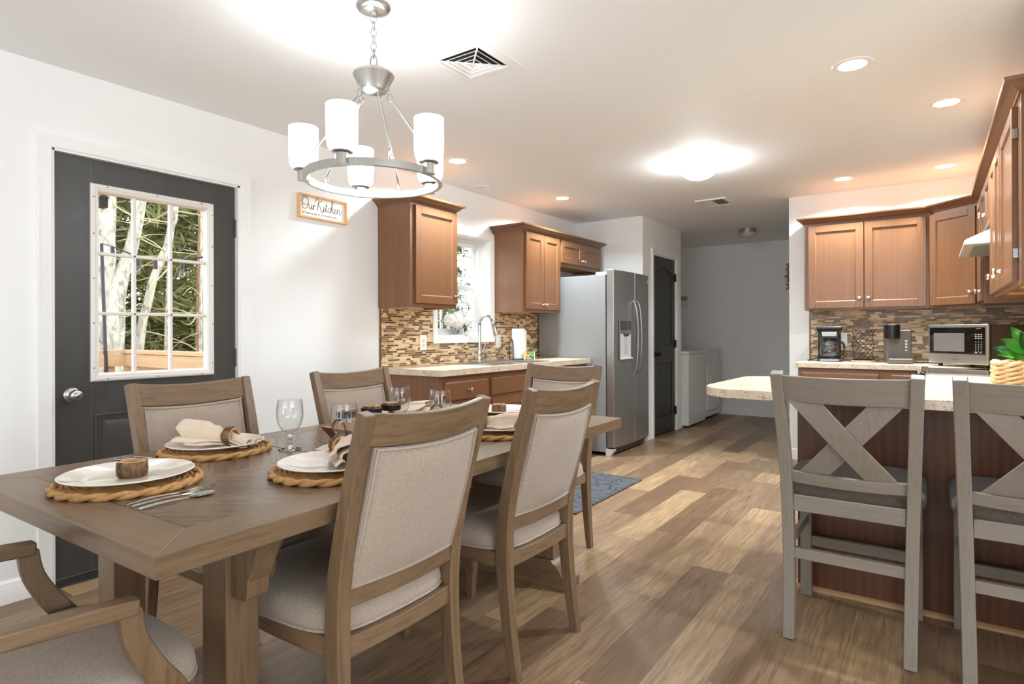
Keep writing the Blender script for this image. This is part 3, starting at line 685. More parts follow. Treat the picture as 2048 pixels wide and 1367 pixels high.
# sink
t = thing('kitchen_sink', 'double bowl stainless steel sink set in the beige countertop', 'sink', (-3.0, 4.11, CT))
z = CT
m = MB()
SIN = plain('stainless_sink_steel', (196,196,196), .22, 1.0, var=.02)
ex, bx0, bx1 = .022, SX0+.075, SX1-.025
ymid = (SY0+SY1)/2
m.box(SX0-ex,bx0,SY0-ex,SY1+ex,z,z+.006).box(bx1,SX1+ex,SY0-ex,SY1+ex,z,z+.006).box(bx0,bx1,SY0-ex,SY0+.03,z,z+.006).box(bx0,bx1,SY1-.03,SY1+ex,z,z+.006).box(bx0,bx1,ymid-.018,ymid+.018,z,z+.006)
obj('rim', m, SIN, t, .003)
for ya, yb in ((SY0+.03, ymid-.018), (ymid+.018, SY1-.03)):
    q = lambda s, zz: [(bx0+s,ya+s,zz),(bx1-s,ya+s,zz),(bx1-s,yb-s,zz),(bx0+s,yb-s,zz)]
    obj('basin', MB().loft([q(-.003,z+.0055), q(0,z-.03), q(.012,z-.15), q(.05,z-.165)], cap=False).add(q(.05,z-.165), [[0,1,2,3]]), SIN, t)
# faucet
t = thing('kitchen_faucet', 'tall chrome pull down faucet behind the sink', 'faucet', (-3.255, 4.16, CT+.006))
obj('body', MB().lathe([(0,0),(.031,0),(.031,.006),(.024,.012),(.021,.03),(.024,.06),(.021,.10),(.0155,.13),(.0145,.15)], n=24), CHROME, t, local=True)
sp = [(0,0,.14),(0,0,.29)]+[(.075-.075*math.cos(rad(a)), -.006*a/180, .31+.085*math.sin(rad(a))) for a in range(0,166,11)]
obj('spout', MB().tube(sp, .0125, 14), CHROME, t, local=True)
e = Vector(sp[-1]); dd = (Vector(sp[-1])-Vector(sp[-2])).normalized()
obj('spray_head', MB().lathe([(.0125,0),(.0155,.01),(.0165,.05),(.020,.085),(.021,.105),(.017,.11),(0,.11)], e, dd, 20), CHROME, t, local=True)
obj('handle', MB().lathe([(.012,0),(.016,.006),(.016,.024),(.010,.03),(0,.031)], (0,.019,.075), (0,1,0), 16).tube([(0,.04,.08),(.012,.048,.11),(.026,.05,.15)], .006, 10, rr=[.0075,.006,.0045]), CHROME, t, local=True)
# cup behind the faucet
one('glass_cup', MB().lathe([(0,.004),(.027,.004),(.036,.05),(.041,.088),(.0435,.090),(.0395,.05),(.031,0),(0,0)], (-3.268,4.285,CT+.006), n=20), THINGL, 'small clear ribbed glass cup beside the chrome faucet', 'cup')
# flowers on the sill
t = thing('flower_vase', 'white hydrangeas in a small clear glass vase on the window sill', 'flowers', (W-.045, 4.03, VB+.008))
obj('vase', MB().lathe([(0,.003),(.034,.003),(.040,.02),(.041,.06),(.038,.072),(.040,.074),(.0435,.06),(.0425,.018),(.036,0),(0,0)], n=24), THINGL, t, local=True)
for k, (cx, cy, cz, r) in enumerate(((-.02,-.075,.125,.058),(.0,.0,.142,.060),(-.02,.082,.128,.056),(.03,-.025,.105,.05),(.03,.06,.108,.05))):
    m = MB(); rnd = random.Random(k)
    for i in range(90):
        th = math.acos(1-2*(i+.5)/90); ph = PI*(1+5**.5)*i
        nrm = Vector((math.sin(th)*math.cos(ph), math.sin(th)*math.sin(ph), math.cos(th)))
        c = Vector((cx,cy,cz))+nrm*r*(.86+.14*rnd.random()); a = nrm.orthogonal().normalized(); b2 = nrm.cross(a); s = .015
        a, b2 = a*math.cos(i)+b2*math.sin(i), b2*math.cos(i)-a*math.sin(i)
        m.add([c-nrm*.006, c+a*s, c+(a+b2)*s*.75+nrm*.004, c+b2*s, c+(b2-a)*s*.75+nrm*.004, c-a*s, c-(a+b2)*s*.75+nrm*.004, c-b2*s, c+(a-b2)*s*.75+nrm*.004], [[0,1,2,3],[0,3,4,5],[0,5,6,7],[0,7,8,1]])
    obj('bloom', m, PETAL, t, local=True, ang=80)
st = MB()
for q in ((-.02,-.075,.1),(0,0,.12),(-.02,.082,.1),(.03,-.02,.08),(.03,.06,.08)): st.tube([(0,0,.008),(q[0]*.3,q[1]*.3,.06),q], .003, 6)
obj('stem', st, LEAF2, t, local=True)
def leafmb(m, base, tip, wid, up=(0,0,1), droop=.0, n=6):
    base = Vector(base); tip = Vector(tip); ax = tip-base; sd = ax.cross(Vector(up)).normalized(); u = sd.cross(ax).normalized()
    def fn(a, b):
        wv = wid*math.sin(PI*min(1, a*.92+.04))**.8*(1-a*.35)
        return base+ax*a+sd*(wv*(b-.5))+u*(abs(b-.5)*wid*.35-droop*a*a)
    return m.grid(fn, n, 4)
obj('leaf', leafmb(leafmb(MB(), (.05,.015,.10), (.075,.03,.03), .045, (1,0,0)), (.055,.03,.06), (.07,-.005,.02), .035, (1,0,0)), LEAF2, t, local=True)
# paper towels
t = thing('paper_towel_holder', 'black wire paper towel holder with a full white roll, left of the other roll', 'paper towel', (-3.165, 4.63, CT))
obj('stand', MB().lathe([(0,0),(.075,0),(.075,.008),(0,.009)], n=28).cyl((0,0,0),(0,0,.315),.005,n=10).sph((0,0,.318),.010,10,8), BLACKM, t, local=True)
obj('side_arm', MB().tube([(-.045,-.078,.004),(-.045,-.082,.15),(-.04,-.083,.185),(-.025,-.083,.20),(-.01,-.083,.185),(-.006,-.082,.15),(-.006,-.078,.004)], .004, 8), BLACKM, t, local=True)
obj('towel_roll', MB().lathe([(.02,.012),(.058,.012),(.060,.016),(.060,.285),(.058,.289),(.02,.289),(.02,.012)], n=40), PAPER, t, local=True)
t = thing('towel_roll', 'wrapped white paper towel roll standing against the mosaic behind the sponges', 'paper towel', (-3.275, 4.835, CT))
obj('roll', MB().lathe([(0,0),(.054,0),(.056,.004),(.056,.272),(.054,.276),(.02,.276),(.02,.26),(0,.26)], n=36), PAPER, t, local=True)
pr = MB()
for k, (da, zz, wd_, hh) in enumerate(((-.05,.125,.5,.004),(-.05,.112,.62,.004),(-.02,.142,.3,.003))):
    a0 = -40+da*100
    for i in range(8):
        a = rad(a0+i*wd_*7)
        if (i*7+k) % 5 == 0: continue
        pr.obox((.0565*math.cos(a), .0565*math.sin(a), zz), .001, .005, hh, Matrix.Rotation(a, 3, 'Z'))
obj('wrapper_print', pr, DKGREY, t, local=True)
pr = MB()
for i in range(14):
    a = rad(-75+i*2.6); pr.obox((.0563*math.cos(a), .0563*math.sin(a), .105+.045*math.sin(i*.5)), .0008, .004, .06+.02*math.sin(i*1.3), Matrix.Rotation(a, 3, 'Z'))
obj('wrapper_picture', pr, plain('pale_print', (232,214,190), .7), t, local=True)
t = thing('sponge_pack', 'sponge pack with a green label and red oval, in front of the paper towels', 'sponges', (-3.055, 4.64, CT+.006), rad(-18))
obj('sponge', MB().box(-.008,.030,-.058,.052,0,.072), plain('pale_yellow_sponge', (238,224,170), .8), t, .004, local=True)
lb = obj('label', MB().box(.030,.0315,-.058,.040,0,.076), plain('dark_green_label', (66,98,60), .5), t, local=True)
obj('label_band', MB().box(.0316,.0320,-.010,.040,.044,.074), plain('bright_green_print', (70,168,112), .5), lb, local=True)
obj('label_oval', MB().lathe([(0,.0005),(.024,.0005)], (.0316,-.034,.050), (1,0,0), 24), plain('yellow_print', (240,206,84), .5), lb, local=True)
obj('label_badge', MB().lathe([(0,.001),(.0165,.001)], (.0316,-.034,.055), (1,0,0), 20), plain('red_print', (222,84,66), .5), lb, local=True)
obj('label_line', MB().box(.0316,.0320,-.050,.006,.010,.016).box(.0316,.0320,.0,.036,.034,.040), plain('white_print', (240,240,232), .5), lb, local=True)

# ------------------------------------------------------------------ fridge
FY0, FY1, FX = 5.225, 6.083, -2.475
t = thing('refrigerator', 'stainless side by side refrigerator with grey side panels', 'refrigerator', ((W+FX)/2, (FY0+FY1)/2, 0))
obj('body', MB().box(W+.03, FX-.085, FY0, FY1, .035, 1.738), FRIDGES, t, .006)
yg = 5.678
def fdoor(ya, yb):
    n = 14; q = []
    bow = lambda y: FX+.020*(1-((y-(FY0+FY1)/2)/((FY1-FY0)/2))**2)
    ys = [ya+(yb-ya)*i/n for i in range(n+1)]
    pts = [(FX-.075, ya), (bow(ya)-.006, ya)]+[(bow(y), y+(.006 if i == 0 else -.006 if i == n else 0)) for i, y in enumerate(ys)]+[(bow(yb)-.006, yb), (FX-.075, yb)]
    return MB().prism(pts, 'z', .085, 1.782)
da = obj('door', fdoor(FY0+.002, yg-.003), FRIDGEF, t, .002)
db = obj('door', fdoor(yg+.003, FY1-.002), FRIDGEF, t, .002)
for dr, y, in ((da, yg-.045), (db, yg+.045)):
    pts = spline([(FX+.016,y,1.50),(FX+.045,y,1.47),(FX+.068,y,1.36),(FX+.078,y,1.13),(FX+.068,y,.90),(FX+.045,y,.785),(FX+.016,y,.755)], 6)
    obj('handle', MB().beam(pts, .030, .016, (0,1,0)), NICKEL, dr, .004)
xs = FX+.0165
obj('dispenser', MB().box(xs-.004,xs+.004,5.318,5.585,.918,1.305), plain('dispenser_surround', (150,149,146), .35, .6), da, .003)
obj('dispenser_display', MB().box(xs+.003,xs+.0055,5.326,5.577,1.205,1.298), plain('dark_display', (74,73,72), .2), da)
obj('dispenser_controls', MB().box(xs+.003,xs+.0055,5.326,5.577,1.172,1.204), plain('grey_control_strip', (112,110,108), .3), da)
obj('dispenser_recess', MB().box(xs+.0035,xs+.0046,5.330,5.573,.938,1.168), plain('pale_recess', (206,205,202), .3), da)
obj('dispenser_tray', MB().prism([(xs+.004,.92),(xs+.030,.925),(xs+.030,.934),(xs+.004,.942)], 'y', 5.326, 5.577), plain('tray_grey', (216,215,212), .3), da, .001)
obj('dispenser_nozzle', MB().box(xs+.004,xs+.022,5.40,5.50,1.150,1.172), DKGREY, da, .004)
obj('paddle', MB().prism([(xs+.004,1.15),(xs+.010,1.14),(xs+.012,.98),(xs+.004,.975)], 'y', 5.415, 5.485), plain('paddle_grey', (184,183,180), .25), da, .003)
obj('badge', MB().box(FX+.006,FX+.009,6.030,6.044,1.700,1.728), plain('white_badge', (228,228,226), .4), db)
gr = MB().box(FX-.08,FX-.030,FY0+.03,FY1-.03,.02,.078)
obj('grille', gr, plain('dark_grille', (52,52,52), .5), t)
gs = MB()
for i in range(3): gs.box(FX-.031,FX-.022,FY0+.09,FY1-.09,.026+i*.016,.034+i*.016)
obj('grille_bar', gs, STEEL, t)
for y in (FY0+.004, FY1-.064): obj('foot', MB().prism([(FX-.09,.0),(FX-.045,.0),(FX-.008,.055),(FX-.008,.072),(FX-.09,.072)], 'y', y, y+.06), plain('light_grey_foot', (196,196,194), .4), t, .002)
for y in (FY0+.02, FY1-.10): obj('hinge_cover', MB().box(FX-.20,FX-.04,y,y+.08,1.738,1.768), plain('hinge_cover_grey', (208,207,204), .4), t, .004)

# ------------------------------------------------------------------ laundry
t = thing('washing_machine', 'white top loading washer with its dark glass lid raised', 'washer', (-2.79, 7.665, 0))
obj('cabinet', MB().box(-3.12,-2.462,7.325,7.995,.02,.905), WHITEA, t, .012)
obj('top_deck', MB().box(-3.12,-2.458,7.322,7.998,.905,.945), WHITEA, t, .012)
obj('console', MB().prism([(-3.2,.94),(-3.02,.94),(-3.08,1.09),(-3.2,1.09)], 'y', 7.325, 7.995), WHITEA, t, .01)
obj('lid', MB().prism([(-3.00,.945),(-2.982,.945),(-3.028,1.29),(-3.044,1.29)], 'y', 7.36, 7.90), plain('dark_smoked_lid', (52,52,52), .12), t, .004)
obj('latch', MB().box(-2.52,-2.50,7.62,7.72,.9452,.9465), BLACK, t)
obj('foot', MB().cyl((-2.52,7.37,0),(-2.52,7.37,.025),.02).cyl((-2.52,7.95,0),(-2.52,7.95,.025),.02), DKGREY, t)
t = thing('clothes_dryer', 'white front loading dryer beside the washer', 'dryer', (-2.79, 8.41, 0))
obj('cabinet', MB().box(-3.12,-2.490,8.07,8.755,.035,.94), WHITEA, t, .010)
obj('top_deck', MB().box(-3.12,-2.486,8.068,8.757,.905,.945), WHITEA, t, .012)
do = obj('door', MB().box(-2.491,-2.468,8.105,8.74,.12,.78), WHITEA, t, .010)
obj('handle', MB().box(-2.470,-2.462,8.20,8.215,.44,.62), plain('pale_grip', (236,236,234), .3), do, .003)
obj('console', MB().prism([(-3.2,.94),(-3.02,.94),(-3.08,1.09),(-3.2,1.09)], 'y', 8.07, 8.755), WHITEA, t, .01)
fm = MB()
for x in (-2.53, -3.08):
    for y in (8.10, 8.72): fm.cyl((x,y,0),(x,y,.04),.02,n=12)
obj('foot', fm, plain('tan_foot', (180,160,130), .6), t)
t = thing('wall_hook_rack', 'small grey wire rack on the laundry wall above the washer', 'rack', (-3.03, YB, 1.63))
obj('back_plate', MB().box(-3.10,-3.0,YB-.012,YB,1.655,1.72), plain('grey_rack', (158,156,152), .5), t, .003)
HKM = plain('grey_hook', (140,138,134), .5)
for x in (-3.075, -3.02): obj('hook', MB().tube(spline([(x,YB-.012,1.665),(x+.01,YB-.05,1.62),(x+.02,YB-.06,1.57),(x+.045,YB-.05,1.565)], 4), .004, 6), HKM, t)
m = MB(); rnd = random.Random(3)
for (cz, r) in ((2.06,.09),(1.93,.10),(1.80,.085)):
    for k in range(7):
        a = 2*PI*k/7+cz*3
        c = Vector((-1.55, YB-.018, cz)); dv = Vector((math.cos(a), -.15, math.sin(a)))
        leafmb(m, c+dv*.012, c+dv*r, r*.6, (0,-1,0))
one('wall_decor', m, plain('grey_metal_flower', (150,147,142), .6), 'grey metal flower decoration half hidden behind the kitchen wall', 'wall decor', solid=.003)

# ------------------------------------------------------------------ right kitchen: uppers
F = CD
cabinet('brown oak wall cabinet with two wide doors above the coffee maker', (-.911, YK-CD, 0), 0, .895, CD, UZ0, UZ1,
        doors=[(.033,.448,UZ0+.016,UZ1-.030,.420,1.463),(.455,.875,UZ0+.016,UZ1-.030,.483,1.463)], crown=[(0,CD),(0,0),(.895,0)])
dg = math.hypot(.285+.016, .301)
t = cabinet('diagonal brown oak corner cabinet with one door, above the microwave', (-.016, YK-CD, 0), -PI/4, .4257, .02, UZ0, UZ1,
        doors=[(.022,.404,UZ0+.016,UZ1-.030,.378,1.470)], crown=[(0,0),(.4257,0)], under=False)
cb = MB().prism([(-.014,YK),(XR,YK),(XR,5.461),(.285+.004,5.461),(-.014,YK-CD+.004)], 'z', UZ0+.02, UZ1)
cb.v = [tuple(Matrix.Rotation(PI/4, 3, 'Z') @ (Vector(p)-Vector((-.016,YK-CD,0)))) for p in cb.v]
obj('carcass', cb, OAK['z'], t, local=True)
ub = MB().prism([(-.014,YK),(XR,YK),(XR,5.461),(.285+.004,5.461),(-.014,YK-CD+.004)], 'z', UZ0+.016, UZ0+.0195)
ub.v = [tuple(Matrix.Rotation(PI/4, 3, 'Z') @ (Vector(p)-Vector((-.016,YK-CD,0)))) for p in ub.v]
obj('underside', ub, MAPLE, t, local=True)
RZ = -PI/2
cabinet('narrow brown oak wall cabinet between corner cabinet and range hood', (.285, 5.459, 0), RZ, .398, XR-.285, UZ0, UZ1,
        doors=[(.012,.372,UZ0+.020,UZ1-.030,.345,1.455)], crown=[(0,0),(.398,0)])
cabinet('short brown oak wall cabinet above the white range hood', (.285, 5.060, 0), RZ, .759, XR-.285, 1.80, UZ1,
        doors=[(.020,.376,1.82,UZ1-.030,.352,1.90),(.381,.738,1.82,UZ1-.030,.405,1.90)], crown=[(0,0),(.759,0)])
cabinet('brown oak wall cabinet with two doors beside the range hood', (.285, 4.300, 0), RZ, .615, XR-.285, UZ0, UZ1,
        doors=[(.012,.300,UZ0+.020,UZ1-.030,.278,1.470),(.305,.596,UZ0+.020,UZ1-.030,.327,1.470)], crown=[(0,0),(.615,0)])
t = cabinet('nearest brown oak wall cabinet over the peninsula, with a single door', (.285, 3.684, 0), RZ, .644, XR-.285, UZ0, UZ1,
        doors=[(.012,.540,UZ0+.020,UZ1-.030,.036,1.470)], crown=[(0,0),(.644,0),(.644,XR-.285)])
for z in (1.50, 1.98): obj('hinge', MB().box(.542,.556,-.018,.0,z-.02,z+.02), STEEL, t, .002, local=True)
# range hood
t = thing('range_hood', 'white range hood under the short cabinet', 'range hood', (.38, 4.68, 1.68))
obj('shell', MB().prism([(XR-.012,1.682),(.150,1.682),(.153,1.706),(.165,1.714),(.330,1.788),(XR-.012,1.798)], 'y', 4.304, 5.056), HOODW, t, .006)
obj('filter', MB().box(.20,.56,4.36,5.0,1.678,1.683), plain('hood_filter_mesh', (168,166,160), .5, .4), t)
# right base cabinets, worktops
cabinet('brown oak base cabinet with two drawers under the coffee maker', (-.915, 5.468, 0), 0, .885, .60, 0, CB-.002,
        doors=[(.03,.43,.13,.685,.40,.635),(.46,.86,.13,.685,.49,.635)], drawers=[(.030,.580,.712,.856,.305,.79),(.650,.866,.712,.856,.76,.79)], name='base_cabinet', under=False, toe=True)
t = thing('base_cabinet', 'brown oak corner base cabinet under the microwave', 'cabinet', (.3, 5.57, 0))
obj('body', MB().box(-.029,XR-.01,5.470,YK-.01,.1,CB-.002).box(.04,XR-.01,5.062,5.470,.1,CB-.002).box(.1,XR-.01,5.10,YK-.1,0,.1), OAK['z'], t)
one('countertop', MB().prism([(-.94,YK-.009),(-.94,5.445),(-.03,5.445),(-.03,5.06),(XR-.009,5.06),(XR-.009,YK-.009)], 'z', CB, CT), GRAN, 'speckled beige laminate countertop below the coffee maker and microwave', 'countertop', bevel=.004)
pts = [(XR-.001,2.758),(-.70,2.762)]+arc(-.70,2.962,.2,270,180,8)[1:]+[(-.885,3.55)]+arc(-.765,3.545,.12,180,90,6)[1:]+[(-.03,3.665),(-.03,4.296),(XR-.009,4.296),(XR-.009,3.665),(XR-.001,3.6)]
one('peninsula_countertop', MB().prism(pts, 'z', CB, CT), GRAN, 'speckled beige laminate bar top with a rounded end, behind the stools', 'countertop', bevel=.004)
t = thing('peninsula_cabinet', 'dark brown oak panelled base under the bar top', 'cabinet', (.05, 3.35, 0))
obj('back_panel', MB().box(-.515,XR-.002,3.060,3.075,0,CB-.001), DARKOAK['z'], t)
obj('cabinet_box', MB().box(-.513,XR-.002,3.075,3.60,.1,CB-.001).box(-.513,XR-.002,3.075,3.53,0,.1).box(.01,XR-.01,3.6,4.29,.1,CB-.001).box(.08,XR-.01,3.6,4.29,0,.1), OAK['z'], t)
obj('shoe_moulding', MB().prism([(3.060,0),(3.042,0),(3.043,.008),(3.049,.016),(3.060,.020)], 'x', -.53, XR-.002).prism([(-.515,0),(-.530,0),(-.530,.01),(-.515,.02)], 'y', 3.06, 3.53), OAKLT, t)
# range
t = thing('kitchen_range', 'black glass topped electric range between the countertops', 'range', (.27, 4.68, 0))
ry0, ry1 = 4.305, 5.052
obj('body', MB().box(-.012,XR-.02,ry0,ry1,.03,.915), BLACK, t, .003)
obj('cooktop', MB().box(-.03,XR-.02,ry0-.002,ry1+.002,.915,.938), BLACKG, t, .004)
obj('cooktop_trim', MB().box(-.036,-.028,ry0-.002,ry1+.002,.918,.941).box(-.036,XR-.02,ry0-.004,ry0-.001,.918,.941), STEEL, t)
obj('control_panel', MB().prism([(-.012,.80),(-.075,.80),(-.090,.86),(-.082,.915),(-.055,.945),(-.03,.945),(-.012,.93)], 'y', ry0+.002, ry1-.002), BLACKG, t, .006)
obj('oven_door', MB().box(-.055,-.012,ry0+.004,ry1-.004,.20,.795), BLACKG, t, .006)
hd = obj('oven_handle', MB().tube([(-.055,ry0+.06,.745),(-.10,ry0+.06,.75),(-.105,ry0+.09,.752),(-.105,ry1-.09,.752),(-.10,ry1-.06,.75),(-.055,ry1-.06,.745)], .011, 10), STEEL, t)
obj('drawer', MB().box(-.05,-.012,ry0+.004,ry1-.004,.05,.19), BLACK, t, .006)
obj('backguard', MB().prism([(XR-.02,.938),(XR-.10,.938),(XR-.075,1.08),(XR-.02,1.09)], 'y', ry0, ry1), BLACKG, t, .006)

# ------------------------------------------------------------------ on the coffee counter
t = thing('coffee_maker', 'black and steel drip coffee maker with a glass carafe', 'coffee maker', (-.722, 5.80, CT), rad(6))
obj('base', MB().box(-.095,.095,-.10,.115,0,.026).lathe([(0,.026),(.075,.026),(.078,.030),(.070,.034),(0,.034)], (0,-.03,0), n=28), BLACK, t, .008, local=True)
obj('base_band', MB().box(-.07,.07,-.1015,-.0995,.006,.022), STEEL, t, local=True)
obj('column', MB().box(-.09,.085,.045,.115,.026,.29), BLACK, t, .012, local=True)
obj('brew_head', MB().loft([[(sx*wx,-.03+sy*dy,zz) for sx, sy in ((-1,-1),(1,-1),(1,1),(-1,1))] for wx, dy, zz in ((.050,.060,.195),(.072,.075,.215),(.095,.088,.270),(.100,.092,.288),(.095,.088,.300))]), BLACK, t, .012, local=True)
obj('head_band', MB().prism([(-.055,.215),(.055,.215),(.062,.258),(-.062,.258)], 'y', -.114, -.104), STEEL, t, .004, local=True)
ca = obj('carafe', MB().lathe([(.045,.036),(.064,.044),(.072,.075),(.070,.105),(.058,.145),(.046,.168),(.048,.176),(.044,.172),(.055,.145),(.067,.105),(.069,.075),(.060,.047),(0,.040)], (0,-.03,0), n=32), THINGL, t, local=True)
obj('carafe_lid', MB().lathe([(.049,.172),(.052,.180),(.048,.194),(0,.196)], (0,-.03,0), n=28), BLACK, ca, local=True)
obj('carafe_handle', MB().beam(spline([(.045,-.05,.172),(.085,-.06,.168),(.108,-.065,.14),(.110,-.065,.085),(.095,-.06,.06),(.068,-.05,.062)], 4), .018, .012, (0,0,1)), BLACK, ca, .003, local=True)
obj('power_cord', MB().tube(spline([(-.09,.09,.03),(-.13,.07,.012),(-.155,.03,.006),(-.165,-.03,.006),(-.16,-.06,.012)], 5), .004, 6), BLACK, t, local=True)
t = thing('pod_rack', 'empty black wire lattice pod rack on a round wooden base', 'pod rack', (-.472, 5.80, CT))
obj('base', MB().lathe([(0,0),(.086,0),(.090,.004),(.090,.010),(.086,.014),(0,.014)], n=36), SLICE, t, local=True)
m = MB(); R0 = .076; zt = .268
for k in range(6):
    for sgn in (-1, 1):
        ph = 2*PI*k/6+.3
        m.tube([((R0+.006*math.cos(u/24*4*PI))*math.cos(ph+sgn*u/24*PI*1.05), (R0+.006*math.cos(u/24*4*PI))*math.sin(ph+sgn*u/24*PI*1.05), .016+u/24*(zt-.016)) for u in range(25)], .0022, 5)
m.tube([(R0*math.cos(2*PI*i/30), R0*math.sin(2*PI*i/30), zt) for i in range(30)], .003, 6, True)
m.tube([(R0*math.cos(2*PI*i/30), R0*math.sin(2*PI*i/30), .017) for i in range(30)], .003, 6, True)
obj('wire_lattice', m, BLACKM, t, local=True)
t = thing('pod_coffee_brewer', 'taupe single cup pod brewer with black brew head', 'coffee maker', (-.222, 5.72, CT), rad(10))
obj('body', MB().box(-.085,.085,-.04,.14,.0,.268), TAUPE, t, .010, local=True)
obj('drip_base', MB().box(-.085,.085,-.13,-.03,0,.042), TAUPE, t, .012, local=True)
obj('brew_head', MB().cyl((-.045,-.055,.195),(-.045,-.055,.308),.050,.052,28).box(-.097,.007,-.055,.05,.20,.306), BLACK, t, .006, local=True)
obj('head_top', MB().lathe([(0,0),(.046,0),(.044,.008),(0,.009)], (-.045,-.055,.308), n=28), plain('bronze_lid', (120,84,58), .35, .4), t, local=True)
bt = MB()
for i, r in enumerate((.009,.009,.009,.007)): bt.lathe([(r,0),(r,.003),(0,.0035)], (.048,-.040,.178-i*.024), (0,-1,0), 16)
obj('button', bt, plain('pale_button', (200,194,186), .4), t, local=True)
obj('power_cord', MB().tube(spline([(.08,.12,.03),(.11,.06,.006),(.16,.03,.005),(.21,.06,.005),(.25,.02,.005),(.28,.07,.006)], 5), .004, 6), BLACK, t, local=True)
# microwave turned across the corner
t = thing('microwave_oven', 'stainless microwave with a black glass front standing in the corner', 'microwave', (.1435, 5.325, CT), -PI/4)
mw, md, mz0, mz1 = .236, .37, .022, .303
obj('case', MB().box(-mw+.006,mw-.006,.03,md,mz0+.004,mz1-.004), plain('microwave_case_metal', (140,130,120), .35, .8), t, .008, local=True)
obj('dark_band', MB().box(-mw+.003,mw-.003,.018,.034,mz0+.002,mz1-.002), BLACK, t, .006, local=True)
fp = obj('front_panel', MB().box(-mw,mw,0,.02,mz0,mz1), plain('microwave_front_steel', (196,188,178), .28, .9), t, .006, local=True)
obj('glass_door', MB().box(-mw+.014,mw-.020,-.0015,.001,mz0+.072,mz1-.022), BLACKG, fp, local=True)
obj('door_window', MB().box(-mw+.050,.062,-.0024,-.0012,mz0+.088,mz1-.062), plain('grey_window_mesh', (112,106,100), .3), fp, local=True)
kb = MB()
for r in range(3):
    for c in range(3): kb.box(.142+c*.020,.154+c*.020,-.0026,-.0015,.228-r*.013,.235-r*.013)
for r in range(5):
    for c in range(3): kb.box(.146+c*.020,.150+c*.020,-.0026,-.0015,.176-r*.016,.183-r*.016)
kb.box(.140,.160,-.0026,-.0015,.104,.109).box(.176,.190,-.0026,-.0015,.104,.109)
obj('keypad', kb, plain('keypad_print', (206,202,196), .4), fp, local=True)
PRN = plain('dark_grey_print', (92,86,80), .4)
o = text('brand_lettering', 'Panasonic', .014, (0,0,0), (PI/2,0,0), PRN, fp, 1.0, 'CENTER'); o.location = (-.01,-.0004,mz0+.030)
o = text('lettering', 'INVERTER', .0085, (0,0,0), (PI/2,0,0), plain('pale_print_2', (216,214,208), .4), fp, 1.0, 'CENTER'); o.location = (.168,-.0018,mz1-.034)
obj('foot', MB().cyl((-.18,.05,0),(-.18,.05,.03),.014,n=12).cyl((.18,.05,0),(.18,.05,.03),.014,n=12).cyl((-.18,.33,0),(-.18,.33,.03),.014,n=12).cyl((.18,.33,0),(.18,.33,.03),.014,n=12), BLACK, t, local=True)
# basket and plant on the peninsula
def braid(m, path, r, k=26.0, closed=False, flat=1.0):
    """two plies twisted round a path"""
    P = [Vector(p) for p in path]; n = len(P); s = [0.0]
    for i in range(1, n): s.append(s[-1]+(P[i]-P[i-1]).length)
    for ph in (0, PI):
        q = []
        for i in range(n):
            tdir = (P[(i+1) % n]-P[i-1]) if closed else (P[min(i+1,n-1)]-P[max(i-1,0)])
            sd = tdir.cross(Vector((0,0,1))).normalized(); a = s[i]*k*2+ph
            q.append(P[i]+sd*(r*.55*math.cos(a))+Vector((0,0,1))*(r*.55*flat*math.sin(a)))
        m.tube(q, r*.72, 7, closed)
    return m
t = thing('woven_basket', 'low rectangular basket of woven water hyacinth on the bar top', 'basket', (.455, 3.83, CT))
def rect_path(x0, x1, y0, y1, z, n=60):
    pp = []; c = [(x0,y0),(x1,y0),(x1,y1),(x0,y1)]
    per = []
    for i in range(4):
        a = Vector(c[i]); b = Vector(c[(i+1)%4]); k = max(4, int((b-a).length/.006))
        per += [(a.x+(b.x-a.x)*j/k, a.y+(b.y-a.y)*j/k, z) for j in range(k)]
    return per
m = MB()
for i in range(5): braid(m, rect_path(.258,.560,3.705,3.955,CT+.012+i*.021), .0125, 24+i*.7, True)
obj('wall', m, SEAG, t, ang=60)
obj('bottom', MB().box(.26,.558,3.707,3.953,CT+.001,CT+.012), SEAG, t)
obj('handle', braid(braid(MB(), [(.40+.16*i/40, 3.955, CT+.115+.035*math.sin(PI*min(1,i/8)*.5)) for i in range(41)], .0125), [(.40+.16*i/40, 3.955, CT+.128+.02*math.sin(PI*min(1,i/8)*.5)) for i in range(41)], .0125), SEAG, t, ang=60)
t = thing('potted_plant', 'leafy green plant in a pale yellow pot, standing in the basket', 'plant', (.42, 3.83, CT+.013))
obj('pot', MB().lathe([(0,0),(.050,0),(.068,.105),(.071,.118),(.064,.118),(.060,.10),(0,.095)], n=28), POT, t, local=True)
rnd = random.Random(5); stm = MB()
LV = [(-.165,-.02,.165,.055),(-.135,-.06,.205,.06),(-.10,-.03,.26,.055),(-.07,-.09,.23,.06),(-.12,.04,.14,.055),(-.03,-.05,.285,.055),(.02,-.09,.25,.06),(.05,-.04,.29,.055),(-.05,-.12,.16,.06),(.01,-.13,.19,.06),(.08,-.09,.21,.06),(-.09,-.09,.12,.05),(.10,-.02,.24,.06),(.06,.06,.26,.05),(-.04,.08,.22,.05),(.12,-.10,.15,.06),(-.15,-.06,.135,.05),(.03,.02,.31,.05)]
for k, (lx, ly, lz, lw) in enumerate(LV):
    b0 = Vector((lx*.35, ly*.35, .10+.35*max(0, lz-.10)))
    stm.tube([(0,0,.09), tuple(b0*.6+Vector((0,0,.04))), tuple(b0)], .0025, 5)
    obj('leaf', leafmb(MB(), b0, (lx,ly,lz), lw*1.25, (-.35,-.75,.55), .02, 8), LEAF if k % 3 else LEAF2, t, local=True, ang=60)
obj('stem', stm, LEAF2, t, local=True)
